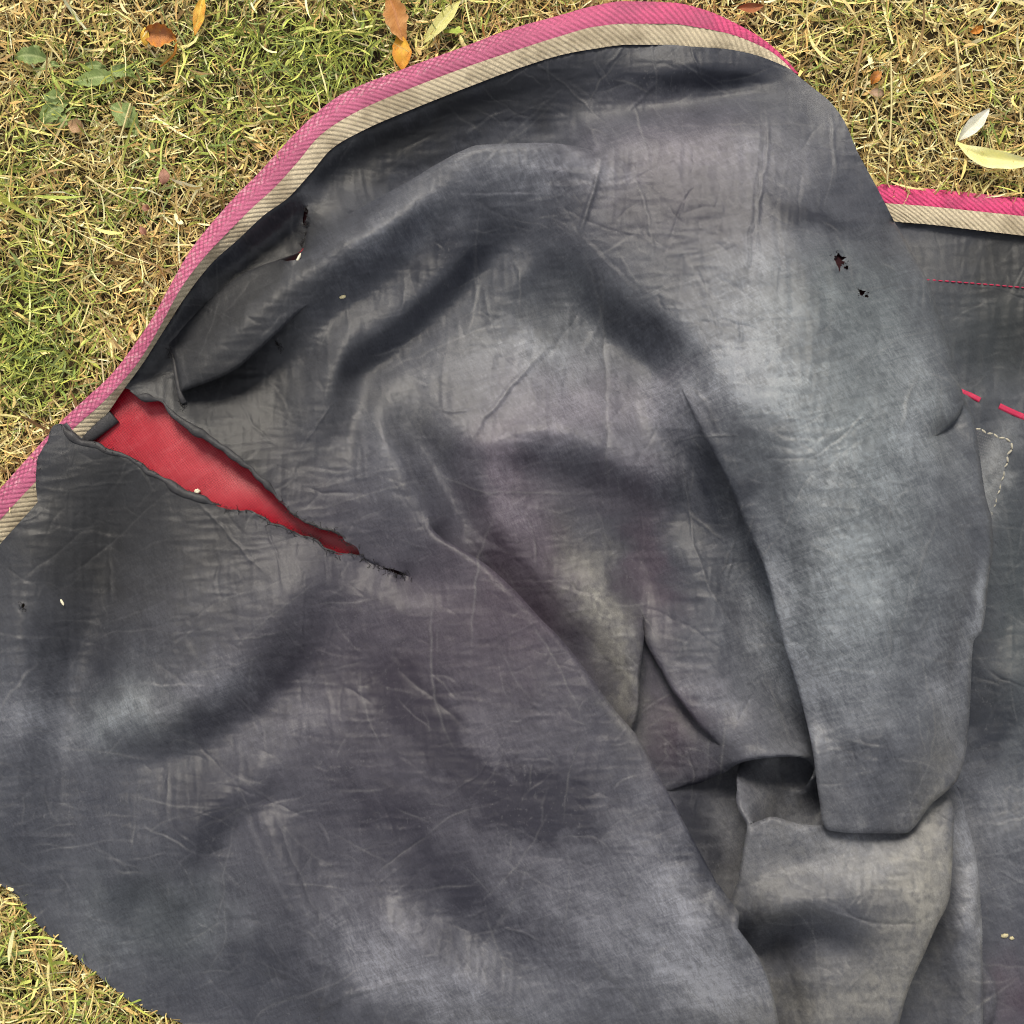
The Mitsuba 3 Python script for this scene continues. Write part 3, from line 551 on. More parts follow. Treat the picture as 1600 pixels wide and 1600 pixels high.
# lining seen through the tear
def grid_patch(fn, n, m):
    a, b = np.meshgrid(np.linspace(0, 1, n), np.linspace(0, 1, m), indexing='ij')
    V = fn(a.ravel(), b.ravel())
    i = (np.arange(n - 1)[:, None] * m + np.arange(m - 1)).ravel()
    return V, np.stack([i, i + 1, i + m + 1, i + m], 1)
lu = curve([(176,596,14),(215,604,16),(262,626,17),(300,652,17),(350,690,17),(400,728,17),(440,766,16),(490,806,15),(540,832,14),(590,866,14)], 3)
ll = curve([(128,702,12),(165,714,15),(215,738,16),(250,758,17),(300,784,18),(350,806,17),(400,818,16),(450,842,15),(500,868,14),(585,880,13)], 3)
def lining(a, b):
    k = lambda c, j: np.interp(a * (len(c) - 1), np.arange(len(c)), c[:, j])
    u, v, z = (k(lu, j) * (1 - b) + k(ll, j) * b for j in range(3))
    z = z + 5 + 1.5 * np.sin(np.pi * b) + 0.6 * np.sin(a * 9 + b * 4) + 0.4 * np.sin(a * 23 + 2 * b)
    return at(u, v, z / 1000)
scene[RUG + '__lining'] = mikit.ply(grid_patch(lining, 160, 50), 'red_ripstop', smooth=True)
labels[RUG + '__lining'] = {'label': 'bright red woven layer showing through the long tear'}
def small_lining(a, b):
    uu, vv = 424 + 54 * a, 386 + 30 * b
    return at(uu, vv, (gaussian_filter(world_z(uu, vv).reshape(12, 12), 2).ravel() - 7.0) / 1000)
scene[RUG + '__lining_001'] = mikit.ply(grid_patch(small_lining, 12, 12), 'red_ripstop', smooth=True)
labels[RUG + '__lining_001'] = {'label': 'dark red layer peeping through the small slit by the binding'}
for j, (u, v) in enumerate([(1318, 413), (1350, 459), (478, 338), (612, 892)]):
    def under_hole(a, b):
        uu, vv = u - 26 + 52 * a, v - 24 + 48 * b
        return at(uu, vv, (gaussian_filter(world_z(uu, vv).reshape(14, 14), 1.5).ravel() - 5) / 1000)
    scene[RUG + '__backing' + ('' if j == 0 else f'_{j:03d}')] = mikit.ply(grid_patch(under_hole, 14, 14), 'dark_wadding', smooth=True)

# rolled torn edges
def tube(c, rad, sides=8, flat=1.0):
    c = np.asarray(c, float)
    tg = np.gradient(c, axis=0); tg /= np.linalg.norm(tg, axis=1, keepdims=True) + 1e-12
    sd = np.cross(tg, [0, 0, 1.0]); sd /= np.linalg.norm(sd, axis=1, keepdims=True) + 1e-12
    up = np.cross(sd, tg)
    an = np.arange(sides) * 2 * np.pi / sides
    rad = np.broadcast_to(rad, (len(c),))
    V = c[:, None] + rad[:, None, None] * (np.cos(an)[None, :, None] * sd[:, None] + flat * np.sin(an)[None, :, None] * up[:, None])
    i, j = np.meshgrid(np.arange(len(c) - 1), np.arange(sides), indexing='ij')
    q = np.stack([i * sides + j, i * sides + (j + 1) % sides, (i + 1) * sides + (j + 1) % sides, (i + 1) * sides + j], -1).reshape(-1, 4)
    V, Q = V.reshape(-1, 3), np.vstack([q[:, [0, 1, 2]], q[:, [0, 2, 3]]])
    n = len(V); V = np.vstack([V, c[:1], c[-1:]])
    caps = [(n, (k + 1) % sides, k) for k in range(sides)] + [(n + 1, n - sides + k, n - sides + (k + 1) % sides) for k in range(sides)]
    return V, np.vstack([Q, caps])
def join(parts):
    v, f, n = [], [], 0
    for a, b in parts:
        b = np.asarray(b)
        if b.shape[1] == 4: b = np.vstack([b[:, [0, 1, 2]], b[:, [0, 2, 3]]])
        v.append(a); f.append(b + n); n += len(a)
    return np.vstack(v), np.vstack(f)
def rolled(c, rmm, seed, dz=0.0):
    r = np.random.default_rng(seed)
    z = world_z(c[:, 0], c[:, 1]) + dz
    z = gaussian_filter(z, 3)
    k = gaussian_filter(r.normal(size=len(c)), 5); k = k / k.std()
    rad = rmm * np.clip(1 + 0.35 * k, 0.4, 2) * np.minimum(1, 0.25 + np.minimum(np.arange(len(c)), len(c) - 1 - np.arange(len(c))) / 18)
    return tube(at(c[:, 0], c[:, 1], z / 1000), rad / 1000, 8, 0.75)
roll1 = curve([(96,664),(110,680),(128,691),(150,697),(172,705),(199,713),(221,730),(247,745),(285,767),(322,782),(345,790)], 2)
roll2 = curve([(203,611),(221,619),(244,623),(255,629),(266,643),(285,660),(322,683),(352,705),(379,724),(405,746),(435,780)], 2)
for j, (c, r) in enumerate([(roll1, 2.1), (roll2, 2.2), (curve(lip_up[1:9], 2), 0.9), (curve(lip_low[8:], 2), 0.8)]):
    scene[RUG + '__torn_edge' + ('' if j == 0 else f'_{j:03d}')] = mikit.ply(rolled(wander(c, 1.0, 6, 50 + j), r, 60 + j, -0.4), 'coal_hem', smooth=True)
roll3 = curve([(262,537,24),(271,560,29),(276,590,32),(283,620,33),(288,630,31)], 2)
scene[RUG + '__torn_edge_004'] = mikit.ply(tube(at(roll3[:, 0], roll3[:, 1], (roll3[:, 2] + .5) / 1000), np.linspace(0.0008, 0.0024, len(roll3)), 8, 0.6), 'coal_hem', smooth=True)
roll4 = curve([(131,690,21),(150,674,23),(165,661,24),(178,650,24)], 2)
scene[RUG + '__torn_strip'] = mikit.ply(tube(at(roll4[:, 0], roll4[:, 1], roll4[:, 2] / 1000), np.linspace(0.0045, 0.0065, len(roll4)), 12, 0.55), 'coal_hem', smooth=True)
threads = []
r = np.random.default_rng(21)
def fray(c, count, ln, spread=1.0):
    for _ in range(count):
        k = r.integers(0, len(c))
        u, v = c[k, :2] + r.normal(size=2) * 1.5 * spread
        z = float(world_z(np.array([u]), np.array([v]))[0]) + r.uniform(0.3, 1.5)
        a, q = r.uniform(0, 2 * np.pi), []
        for j in range(6):
            q.append((u, v, z)); a += r.normal() * 0.7; u += ln / 5 * math.cos(a); v += ln / 5 * math.sin(a); z += r.normal() * 0.3
        q = np.array(q)
        threads.append(tube(at(q[:, 0], q[:, 1], q[:, 2] / 1000), 0.00017, 4))
fray(c_low[len(c_low) // 2:], 60, 8); fray(c_up[:len(c_up) // 3], 45, 8); fray(curve([(562,868),(590,885),(640,901)], 2), 50, 9); fray(curve([(478,325),(478,350),(474,385)], 2), 40, 9); fray(curve(lip_low[:8], 2), 25, 9); fray(curve(flap, 2), 16, 8)
fray(curve([(285,625),(284,640)], 1), 16, 9); fray(holes[0], 10, 4); fray(holes[2], 6, 4); fray(holes[7], 8, 8); fray(holes[8], 10, 8); fray(curve([(262,538),(272,560)], 2), 14, 8)
scene[RUG + '__frayed_threads'] = mikit.ply(join(threads), 'black_thread', smooth=True)
labels[RUG + '__frayed_threads'] = {'kind': 'stuff', 'label': 'fine black threads fraying from the torn edges'}

# woven binding: two stripes, each a ribbed band with real twill relief
def band(st, a, b, za, zb, key, mat, edge, nb, seed, phi, knit):
    c = np.r_[0, np.cumsum(np.hypot(*np.diff(st[:, 2:4], axis=0).T))]
    n = int(c[-1] / 1.1); s = np.linspace(0, c[-1], n)
    g = lambda j: PchipInterpolator(c, st[:, j])(s)
    ua, va, ub, vb, z0, z1 = g(a), g(a + 1), g(b), g(b + 1), g(za), g(zb)
    wid = np.hypot(ub - ua, vb - va)
    t = np.linspace(0, 1, nb)
    Sg, Tg = np.meshgrid(s, t, indexing='ij')
    bump = np.sin(np.pi * t)[None] * 0.5 * np.minimum(1, wid / 25)[:, None]
    Zz = z0[:, None] * (1 - t) + z1[:, None] * t
    if edge: Zz = z0[:, None] + (z1 - z0)[:, None] * (1 - (1 - t) ** 2.2)
    across = Tg * wid[:, None]
    q = Sg * math.cos(phi) + across * math.sin(phi)
    pitch = 7.5
    rib = np.abs(np.sin(np.pi * q / pitch)) ** 0.7
    thr = np.abs(np.sin(np.pi * (Sg * math.sin(phi) - across * math.cos(phi)) / 4.0))
    rel = 0.55 * rib + 0.12 * thr * rib
    if knit:
        kn = np.abs(np.sin(np.pi * (Sg / 11 + across / 7))) * np.abs(np.sin(np.pi * (Sg / 11 - across / 7)))
        k = np.clip(1.35 - Tg * 2.2, 0, 1)
        rel = rel * (1 - k) + 1.1 * kn * k
    rel = rel + 0.12 * gaussian_filter(np.random.default_rng(seed).normal(size=rel.shape), 1.5) * 3
    U = ua[:, None] * (1 - t) + ub[:, None] * t; Vv = va[:, None] * (1 - t) + vb[:, None] * t
    wob = gaussian_filter(np.random.default_rng(seed + 1).normal(size=n), 60); wob = 0.5 * wob / wob.std()
    Zz = Zz + bump + rel + wob[:, None]
    rows = [at(U, Vv, Zz / 1000)]
    UV = [np.stack([Sg * 0.05, across * 0.05], -1)]
    X = rows[0]
    if edge:                                             # rolls over the rim and down to the grass
        out = X[:, 0] - X[:, 2]; out[:, 2] = 0; out /= np.linalg.norm(out, axis=1, keepdims=True) + 1e-12
        X0 = X[:, 0]
        sk = [X0 + out * 0.0025 * math.sin(k) - np.array([0, 0, 1]) * (X0[:, 2:] - 0.004) * (1 - math.cos(k)) for k in (1.5, 1.2, 0.9, 0.6, 0.3)]
        X = np.concatenate([np.stack(sk, 1), X], 1)
        UV = [np.concatenate([np.stack([np.stack([s * 0.05, 0 * s - 0.02 * k], -1) for k in (5, 4, 3, 2, 1)], 1), UV[0]], 1)]
    m = X.shape[1]
    i = (np.arange(n - 1)[:, None] * m + np.arange(m - 1)).ravel()
    scene[key] = mikit.ply((X.reshape(-1, 3), np.stack([i, i + 1, i + m + 1, i + m], 1)), mat, smooth=True, uv=UV[0].reshape(-1, 2))
band(B1, 0, 2, 6, 7, RUG + '__binding__pink_stripe', 'pink_webbing', True, 34, 31, -0.8, True)
band(B1, 2, 4, 7, 8, RUG + '__binding__beige_stripe', 'beige_webbing', False, 30, 32, -0.8, False)
band(B2, 0, 2, 6, 7, RUG + '__binding_001__pink_stripe', 'pink_webbing', True, 30, 33, -0.8, False)
band(B2, 2, 4, 7, 8, RUG + '__binding_001__beige_stripe', 'beige_webbing', False, 30, 34, -0.8, False)
labels[RUG + '__binding'] = {'label': 'faded pink and beige webbing along the near curved edge'}
labels[RUG + '__binding_001'] = {'label': 'brighter pink and beige webbing on the flat back panel'}

# stitching on the back panel
def stitches(c, ln, gap, rad, dz, wob=0.0, seed=0, safe=1490):
    c = curve(c, 0.5); out = []; k = 0; r = np.random.default_rng(seed)
    while k + ln * 2 < len(c):
        seg = c[k:k + int(ln * 2):2]
        z = float(np.median(world_z(np.maximum(seg[:, 0], safe), seg[:, 1]))) + dz
        t = np.linspace(0, 1, len(seg))
        o = wob * (1 if (len(out) % 2) else -1) * (t - 0.5)
        tg = seg[-1] - seg[0]; tg /= np.linalg.norm(tg)
        out.append(tube(at(seg[:, 0] - tg[1] * o, seg[:, 1] + tg[0] * o, (z + 0.5 * np.sin(np.pi * t)) / 1000), rad * (0.6 + 0.4 * np.sin(np.pi * t)), 7))
        k += int((ln + gap) * 2)
    return out
scene[RUG + '__seam_stitching'] = mikit.ply(join(stitches([(1446,437),(1500,441),(1560,446),(1605,450),(1750,462)], 8, 2.2, 0.0006, 0.2)), 'red_thread', smooth=True)
labels[RUG + '__seam_stitching'] = {'kind': 'stuff', 'label': 'row of short red stitches along the back panel seam'}
def ribbon(c, wmm, zmm, n=8):
    c = curve(c, 1.5); z = world_z(c[:, 0], c[:, 1]).max() if zmm is None else zmm
    z = gaussian_filter(world_z(np.maximum(c[:, 0], 1545), c[:, 1]), 4, mode='nearest') + 0.5
    ctr = at(c[:, 0], c[:, 1], z / 1000)
    tg = np.gradient(ctr, axis=0); tg /= np.linalg.norm(tg, axis=1, keepdims=True)
    sd = np.cross(tg, [0, 0, 1.0]); a = np.linspace(-1, 1, n)
    rr = np.random.default_rng(5).normal(size=(len(c), n)) * 0.08
    V = ctr[:, None] + sd[:, None] * (a * wmm / 2000)[None, :, None] + np.array([0, 0, 1]) * ((0.9 * np.sqrt(np.maximum(0, 1 - a ** 4))[None] + rr + 0.12 * np.sin(np.arange(len(c)) * 2.0)[:, None]) / 1000)[..., None]
    m = n; i = (np.arange(len(c) - 1)[:, None] * m + np.arange(m - 1)).ravel()
    return V.reshape(-1, 3), np.stack([i, i + 1, i + m + 1, i + m], 1)
scene[RUG + '__bar_tack'] = mikit.ply(ribbon([(1496,609),(1515,617),(1531,625)], 4.4, None), 'red_thread', smooth=True)
scene[RUG + '__bar_tack_001'] = mikit.ply(ribbon([(1561,634),(1580,643),(1604,653),(1612,656)], 4.8, None), 'red_thread', smooth=True)
pq = [(1490,655),(1582,689),(1549,806),(1480,800)]
def patch(a, b):
    q = np.array(pq, float)
    uv = (q[0] * (1 - a)[:, None] + q[1] * a[:, None]) * (1 - b)[:, None] + (q[3] * (1 - a)[:, None] + q[2] * a[:, None]) * b[:, None]
    z = gaussian_filter(world_z(np.maximum(uv[:, 0], 1560 - 0 * uv[:, 0]), uv[:, 1]).reshape(30, 30), 3).ravel() + 0.9
    return at(uv[:, 0], uv[:, 1], z / 1000)
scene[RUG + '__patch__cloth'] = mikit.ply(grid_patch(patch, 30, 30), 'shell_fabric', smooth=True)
for j, sm in enumerate(stitches([(1524,669),(1553,680),(1582,690)], 9, 1.0, 0.0009, 0.5, 3, 0, 1575) + stitches([(1582,692),(1570,730),(1558,772),(1547,808)], 10, 1.0, 0.0010, 0.5, 5, 0, 1575)):
    scene[RUG + '__patch__stitch' + ('' if j == 0 else f'_{j:03d}')] = mikit.ply(sm, 'white_thread', smooth=True)
labels[RUG + '__patch'] = {'label': 'square patch outlined in thick off-white stitches'}

# ------------------------------------------------------------------ grass
def blades(base, length, width, az, elev, bend, curl, colors, seg=5, z0=0.0):
    """Many bent blades at once: strips tapering to a point."""
    n = len(base); k = seg + 1
    t = np.linspace(0, 1, k)
    el = elev[:, None] - bend[:, None] * t[None]
    azs = az[:, None] + curl[:, None] * t[None]
    st = length[:, None] / seg
    dx, dy, dz = np.cos(el) * np.cos(azs) * st, np.cos(el) * np.sin(azs) * st, np.sin(el) * st
    c = np.stack([np.cumsum(dx, 1) - dx[:, :1], np.cumsum(dy, 1) - dy[:, :1], np.cumsum(dz, 1) - dz[:, :1]], -1) + base[:, None]
    c[..., 2] = np.maximum(c[..., 2], 0.0008 + 0.002 * (np.arange(n) % 7)[:, None] / 7)
    uv = plan(c.reshape(-1, 3)); cover = shapely.contains_xy(region_clamp, uv[:, 0], uv[:, 1])
    zc = c[..., 2].ravel()
    zc[cover] = np.minimum(zc[cover], world_z(uv[cover, 0], uv[cover, 1]) / 1000 - 0.008)
    hole = shapely.contains_xy(tear.buffer(12), uv[:, 0], uv[:, 1])
    zc[hole] = np.minimum(zc[hole], 0.007)
    c[..., 2] = zc.reshape(c.shape[:2])
    tw = rng.uniform(-0.9, 0.9, n)[:, None] + 0.6 * t[None] * rng.normal(size=n)[:, None]
    sd = np.stack([-np.sin(azs) * np.cos(tw), np.cos(azs) * np.cos(tw), np.sin(tw)], -1)
    w = width[:, None] * 0.5 * np.minimum(1, 2.2 * (1 - t[None]) + 0.12) * np.minimum(1, 0.55 + 1.5 * t[None])
    V = np.stack([c - sd * w[..., None], c + sd * w[..., None]], 2).reshape(-1, 3)
    b = (np.arange(n)[:, None] * 2 * k + 2 * np.arange(seg)[None]).ravel()
    Fq = np.stack([b, b + 1, b + 3, b + 2], 1)
    col = np.repeat(colors, 2 * k, axis=0)
    return V, Fq, col
# the places where grass shows: off the rug (plus a hidden border under its edge)
tear = shapely.Polygon(np.vstack([lip_low, lip_up])).buffer(1)
region_all = shapely.union_all([region, tear, shapely.Polygon(np.vstack([B1[:, 0:2], B1[::-1, 4:6]])).buffer(0), shapely.Polygon(np.vstack([B2[:, 0:2], B2[::-1, 4:6]])).buffer(0)]).buffer(2)
rug_all = region_all.buffer(-30)
region_clamp = region_all.buffer(-7)
def plan(X):                                             # the plan point that lies under the same line of sight, to know what the rug covers
    d = X - CAM
    w = d @ _f
    return np.stack([(d @ _r / w / _t + 1) * 800, (1 - d @ _u / w / _t) * 800], 1)
def scatter(n, seed):
    r = np.random.default_rng(seed)
    u, v = r.uniform(-480, 2080, 3 * n), r.uniform(-480, 2080, 3 * n)
    ok = ~shapely.contains_xy(rug_all, u, v)
    ok &= ~((u > 1400) & (u < 1740) & (v > 420) & (v < 1740)) & ~((v > 1650) & (v < 1740) & (u > 400) & (u < 1740))
    return u[ok][:n], v[ok][:n]
def greenness(u, v, seed=3):
    g = np.zeros(len(u))
    for a, b, ra, rb, s in [(450,70,140,70,.9),(560,110,90,60,.7),(330,140,120,60,.35),(380,200,110,60,.5),(90,170,110,50,.45),(170,120,90,40,.4),(90,590,80,60,1.0),(40,470,70,80,.7),(120,420,120,60,.3),(30,300,80,80,.35),(310,270,60,60,.3),(230,330,80,50,.35),(20,560,60,80,.7),(700,20,120,40,.5),(1400,20,120,30,.3),(1250,130,70,50,.35),(1400,270,60,40,.25),(100,1500,150,60,.35),(60,1420,60,60,.4),(200,1590,80,40,.4),(480,160,60,60,.5),(1280,100,40,40,.3)]:
        g += s * np.exp(-((u - a) / ra) ** 2 - ((v - b) / rb) ** 2)
    nz = meshkit.fbm(np.stack([u / 60, v / 60, 0 * u], -1), 3, seed)
    return np.clip(g * 0.85 + 0.9 * (nz - 0.56) + 0.10, 0, 1)
STRAW = 1.08 * np.array([(0.54,0.36,0.14),(0.48,0.33,0.12),(0.50,0.41,0.18),(0.58,0.49,0.25),(0.42,0.33,0.12),(0.27,0.19,0.075),(0.64,0.57,0.33),(0.46,0.42,0.14),(0.20,0.13,0.055),(0.52,0.46,0.20)])
GREEN = 1.12 * np.array([(0.24,0.30,0.055),(0.34,0.40,0.085),(0.15,0.21,0.045),(0.44,0.48,0.12),(0.18,0.23,0.075),(0.38,0.40,0.08)])
def grow(n, seed, ln, wd, zr, el, dark=1.0, green_bias=0.0, bend=0.9):
    r = np.random.default_rng(seed)
    u, v = scatter(n, seed + 1); n = len(u)
    g = np.clip(greenness(u, v) + green_bias, 0, 1)
    isg = r.random(n) < 0.9 * g
    col = np.where(isg[:, None], GREEN[r.integers(0, len(GREEN), n)], 1.25 * STRAW[r.integers(0, len(STRAW), n)])
    col = col * r.uniform(0.7, 1.2, n)[:, None] * dark
    base = at(u, v, 0.0); base[:, 2] = r.uniform(*zr, n)
    L = np.clip(r.gamma(5, ln / 5, n), 0.006, 0.10)
    e = r.normal(0, el, n)
    e = np.where(isg, np.abs(e) + 0.2, e)
    return blades(base, L, np.clip(r.gamma(6, wd / 6, n), 0.0005, 0.0042), r.uniform(0, 2 * np.pi, n), e, r.normal(0, bend, n) + np.where(isg, 0.5, 0.1), r.normal(0, 0.8, n), np.clip(col, 0.01, 0.8))
def join_col(parts):
    v, f, c, n = [], [], [], 0
    for a, b, d in parts:
        v.append(a); f.append(b + n); c.append(d); n += len(a)
    return (np.vstack(v), np.vstack(f)), np.vstack(c)
m, c = join_col([grow(46000, 200, 0.015, 0.0011, (0.0, 0.006), 0.22, 0.75), grow(72000, 300, 0.017, 0.0011, (0.002, 0.009), 0.22, 0.95), grow(24000, 400, 0.023, 0.0013, (0.004, 0.011), 0.22, 1.1), grow(1200, 500, 0.044, 0.0017, (0.006, 0.013), 0.15, 1.15), grow(750, 600, 0.022, 0.0034, (0.008, 0.013), 0.12, 1.15, -0.2)])
scene['grass'] = mikit.ply(m, 'vertex_paint', smooth=True, color=c)
labels['grass'] = {'label': 'dry mown grass, straw clippings mixed with short green blades', 'category': 'grass', 'kind': 'stuff'}

# ------------------------------------------------------------------ things lying on the grass and on the rug
def leaf(name, label, category, rib, width, cols, fold=0.3, curl=0.0, peak=0.45, lobes=0.0, seed=1, n=36, m=11, group=None, ripple=0.6):
    """One leaf: midrib points (u, v, z mm), full width in plan units, colours (blade, edge or tip, rib)."""
    r = np.random.default_rng(seed)
    c = curve(rib, 0.5); k = np.linspace(0, len(c) - 1, n); c = np.stack([np.interp(k, np.arange(len(c)), c[:, j]) for j in range(3)], 1)
    t = np.linspace(0, 1, n)
    w = np.where(t < peak, np.sin(np.pi / 2 * (t / peak)) ** 0.9, np.cos(np.pi / 2 * ((t - peak) / (1 - peak))) ** 0.85) * width / 2
    w = np.maximum(w, 0.6)
    x = np.linspace(-1, 1, m)
    tg = np.gradient(c[:, :2], axis=0); tg /= np.linalg.norm(tg, axis=1, keepdims=True)
    lob = 1 + lobes * (np.abs(np.sin(t * 17 + r.uniform(0, 3))) - 0.5)[:, None] * (np.abs(x) > 0.5)
    off = w[:, None] * x[None] * lob * (1 + 0.08 * gaussian_filter(r.normal(size=(n, m)), 2) * 4)
    U = c[:, None, 0] - tg[:, None, 1] * off; V = c[:, None, 1] + tg[:, None, 0] * off
    Zl = c[:, None, 2] + fold * np.abs(off) * 0.5 + curl * (np.abs(x) ** 2)[None] * w[:, None] * 0.5 + ripple * gaussian_filter(r.normal(size=(n, m)), (3, 1.5)) * 5
    X = at(U, V, Zl / 1000)
    a, b, rb = (np.array(q, float) for q in cols)
    f = gaussian_filter(r.normal(size=(n, m)), 1.6); f = 0.5 + 0.25 * f / f.std()
    e = np.clip(np.abs(x)[None] ** 2 * 0.6 + 0.6 * t[:, None] ** 2 + (f - 0.5), 0, 1)[..., None]
    col = a * (1 - e) + b * e
    vein = (np.abs(x)[None] < 0.12) * 0.8 + 0.35 * (np.abs((t[:, None] * 14 - np.abs(x)[None] * 2.0) % 1 - 0.5) < 0.13) * (np.abs(x)[None] > 0.1)
    col = col * (1 - vein[..., None]) + rb * vein[..., None]
    i = (np.arange(n - 1)[:, None] * m + np.arange(m - 1)).ravel()
    scene[name] = mikit.ply((X.reshape(-1, 3), np.stack([i, i + 1, i + m + 1, i + m], 1)), 'vertex_paint', smooth=True, color=np.clip(col.reshape(-1, 3) * 0.85, 0, 1))
    if label: labels[name] = {'label': label, 'category': category, **({'group': group} if group else {})}
ORANGE, BROWN, YELLOW, PALE = (0.58, 0.22, 0.03), (0.30, 0.12, 0.05), (0.66, 0.40, 0.05), (0.66, 0.62, 0.25)
labels['fallen_leaf'] = {'label': 'curled orange brown leaf with a bent stalk near the top left corner', 'category': 'leaf'}
leaf('fallen_leaf__blade', None, None, [(222,57,13),(240,54,19),(258,56,20),(276,60,15)], 37, (BROWN, ORANGE, (0.42,0.16,0.05)), 0.2, 0.7, 0.4, 0.15, 2)
leaf('fallen_leaf__blade_001', None, None, [(226,42,14),(227,58,17),(228,72,14)], 15, ((0.70,0.48,0.08), YELLOW, (0.6,0.35,0.05)), 0.3, 0.3, 0.5, 0, 3, 20, 7)
labels['fallen_leaf__blade_001'] = {'label': 'yellow folded edge of the leaf'}
q = curve([(270,56,17),(275,68,15),(273,82,14),(264,93,13),(250,104,12)], 2)
scene['fallen_leaf__stalk'] = mikit.ply(tube(at(q[:, 0], q[:, 1], q[:, 2] / 1000), np.linspace(0.0013, 0.0007, len(q)), 7), 'orange_stalk', smooth=True)
plain('orange_stalk', (0.50, 0.20, 0.03))
leaf('fallen_leaf_001', 'narrow orange yellow leaf at the top edge right of the curled brown leaf', 'leaf', [(319,-12,13),(314,10,15),(309,32,14),(304,56,12)], 17, (YELLOW, ORANGE, (0.72,0.5,0.1)), 0.35, 0, 0.5, 0, 4)
leaf('fallen_leaf_002', 'bright orange leaf tip lying against the pink binding', 'leaf', [(621,50,14),(626,70,16),(628,90,16),(629,110,15)], 29, ((0.72,0.42,0.04), ORANGE, (0.62,0.30,0.04)), 0.25, 0.1, 0.55, 0, 5)
leaf('fallen_leaf_003', 'long shrivelled brown leaf above the bright orange leaf tip', 'leaf', [(604,-12,14),(616,15,17),(622,38,18),(634,66,15)], 34, ((0.44,0.20,0.06), (0.62,0.34,0.14), (0.34,0.13,0.04)), 0.5, 0.5, 0.45, 0.2, 6)
leaf('fallen_leaf_004', 'pale yellow green willow leaf at the top edge left of the binding', 'leaf', [(662,68,13),(680,45,16),(698,24,16),(719,0,14)], 23, ((0.50,0.48,0.14), PALE, (0.62,0.60,0.28)), 0.35, 0, 0.5, 0, 7)
leaf('fallen_leaf_005', 'small whitish dry leaf just above the large yellow leaf', 'leaf', [(1497,220,14),(1512,205,17),(1528,190,18),(1546,169,17)], 23, ((0.66,0.65,0.52), (0.72,0.70,0.62), (0.74,0.72,0.6)), 0.45, 0.3, 0.5, 0, 8)
leaf('fallen_leaf_006', 'large pale yellow leaf cut by the right edge of the picture', 'leaf', [(1494,221,14),(1515,236,17),(1545,247,18),(1580,252,18),(1618,254,15)], 29, ((0.74,0.70,0.24), (0.78,0.76,0.42), (0.78,0.74,0.34)), 0.3, 0.2, 0.5, 0, 9)
leaf('fallen_leaf_007', 'small orange dead leaf in the straw right of the rug', 'leaf', [(1362,132,12),(1367,122,15),(1378,112,13)], 17, (ORANGE, (0.44,0.20,0.06), BROWN), 0.4, 0.4, 0.5, 0.2, 10, 18, 7)
leaf('fallen_leaf_008', 'reddish brown leaf at the top edge beside the top of the binding', 'leaf', [(1152,12,12),(1172,12,15),(1194,8,13)], 15, ((0.32,0.09,0.03), BROWN, (0.24,0.07,0.03)), 0.4, 0.4, 0.5, 0.1, 11, 18, 7)
leaf('fallen_leaf_009', 'small tan dead leaf beside the green weeds at left', 'leaf', [(104,194,12),(116,196,15),(130,205,13)], 22, ((0.36,0.22,0.12), (0.42,0.28,0.15), (0.30,0.17,0.09)), 0.3, 0.4, 0.5, 0.2, 12, 18, 7)
leaf('fallen_leaf_010', 'largest of the dull pink leaf scraps left of the binding', 'leaf', [(256,263,10),(256,275,13),(254,289,11)], 17, ((0.34,0.17,0.12), (0.30,0.14,0.10), (0.26,0.12,0.08)), 0.2, 0.2, 0.5, 0, 13, 16, 7)
leaf('fallen_leaf_011', 'dull pink leaf scrap midway between two others left of the binding', 'leaf', [(222,320,10),(227,324,13),(234,326,11)], 11, ((0.36,0.18,0.12), (0.32,0.15,0.10), (0.28,0.12,0.08)), 0.2, 0.2, 0.5, 0, 14, 12, 7)
leaf('fallen_leaf_012', 'lowest of the dull pink leaf scraps left of the binding', 'leaf', [(218,354,10),(223,360,13),(228,368,11)], 11, ((0.36,0.17,0.12), (0.32,0.15,0.10), (0.28,0.12,0.08)), 0.2, 0.2, 0.5, 0, 15, 12, 7)
leaf('fallen_leaf_013', 'brown leaf scrap below the orange leaf in the straw at right', 'leaf', [(1358,146,10),(1370,144,13),(1382,148,11)], 13, ((0.38,0.26,0.18), (0.34,0.22,0.14), (0.3,0.18,0.1)), 0.2, 0.3, 0.5, 0, 16, 14, 7)
leaf('fallen_leaf_014', 'tiny orange leaf scrap near the top right corner', 'leaf', [(1516,50,12),(1524,48,14),(1536,40,12)], 13, (ORANGE, (0.5,0.28,0.08), ORANGE), 0.3, 0.3, 0.5, 0.2, 17, 14, 7)
G1, G2, GR = (0.13,0.19,0.06), (0.22,0.30,0.09), (0.36,0.42,0.18)
def weed(i, label, leaves, seed):
    name = 'weed' + ('' if i == 0 else f'_{i:03d}')
    labels[name] = {'label': label, 'category': 'weed', 'group': 'broad leaved weeds in the grass'}
    for j, (rib, w) in enumerate(leaves):
        leaf(name + '__leaf' + ('' if j == 0 else f'_{j:03d}'), None, None, [(a, b, 0.72 * z + 0.5) for a, b, z in rib], w, (G1, G2, GR), 0.25, 0.1, 0.5, 0.25, seed + j, 26, 9)
weed(0, 'weed with one rounded green leaf, nearest the top left corner', [([(75,94,11),(58,88,16),(40,86,18),(22,92,15)], 26), ([(66,84,10),(58,78,14),(52,70,13)], 14), ([(78,96,10),(92,104,11)], 9)], 40)
weed(1, 'weed with jagged dull green leaves right of the rounded leaf', [([(112,130,11),(135,124,15),(160,120,16),(186,124,12)], 24), ([(165,122,12),(190,110,15),(212,122,12)], 20), ([(128,104,11),(148,102,14),(168,108,12)], 13)], 50)
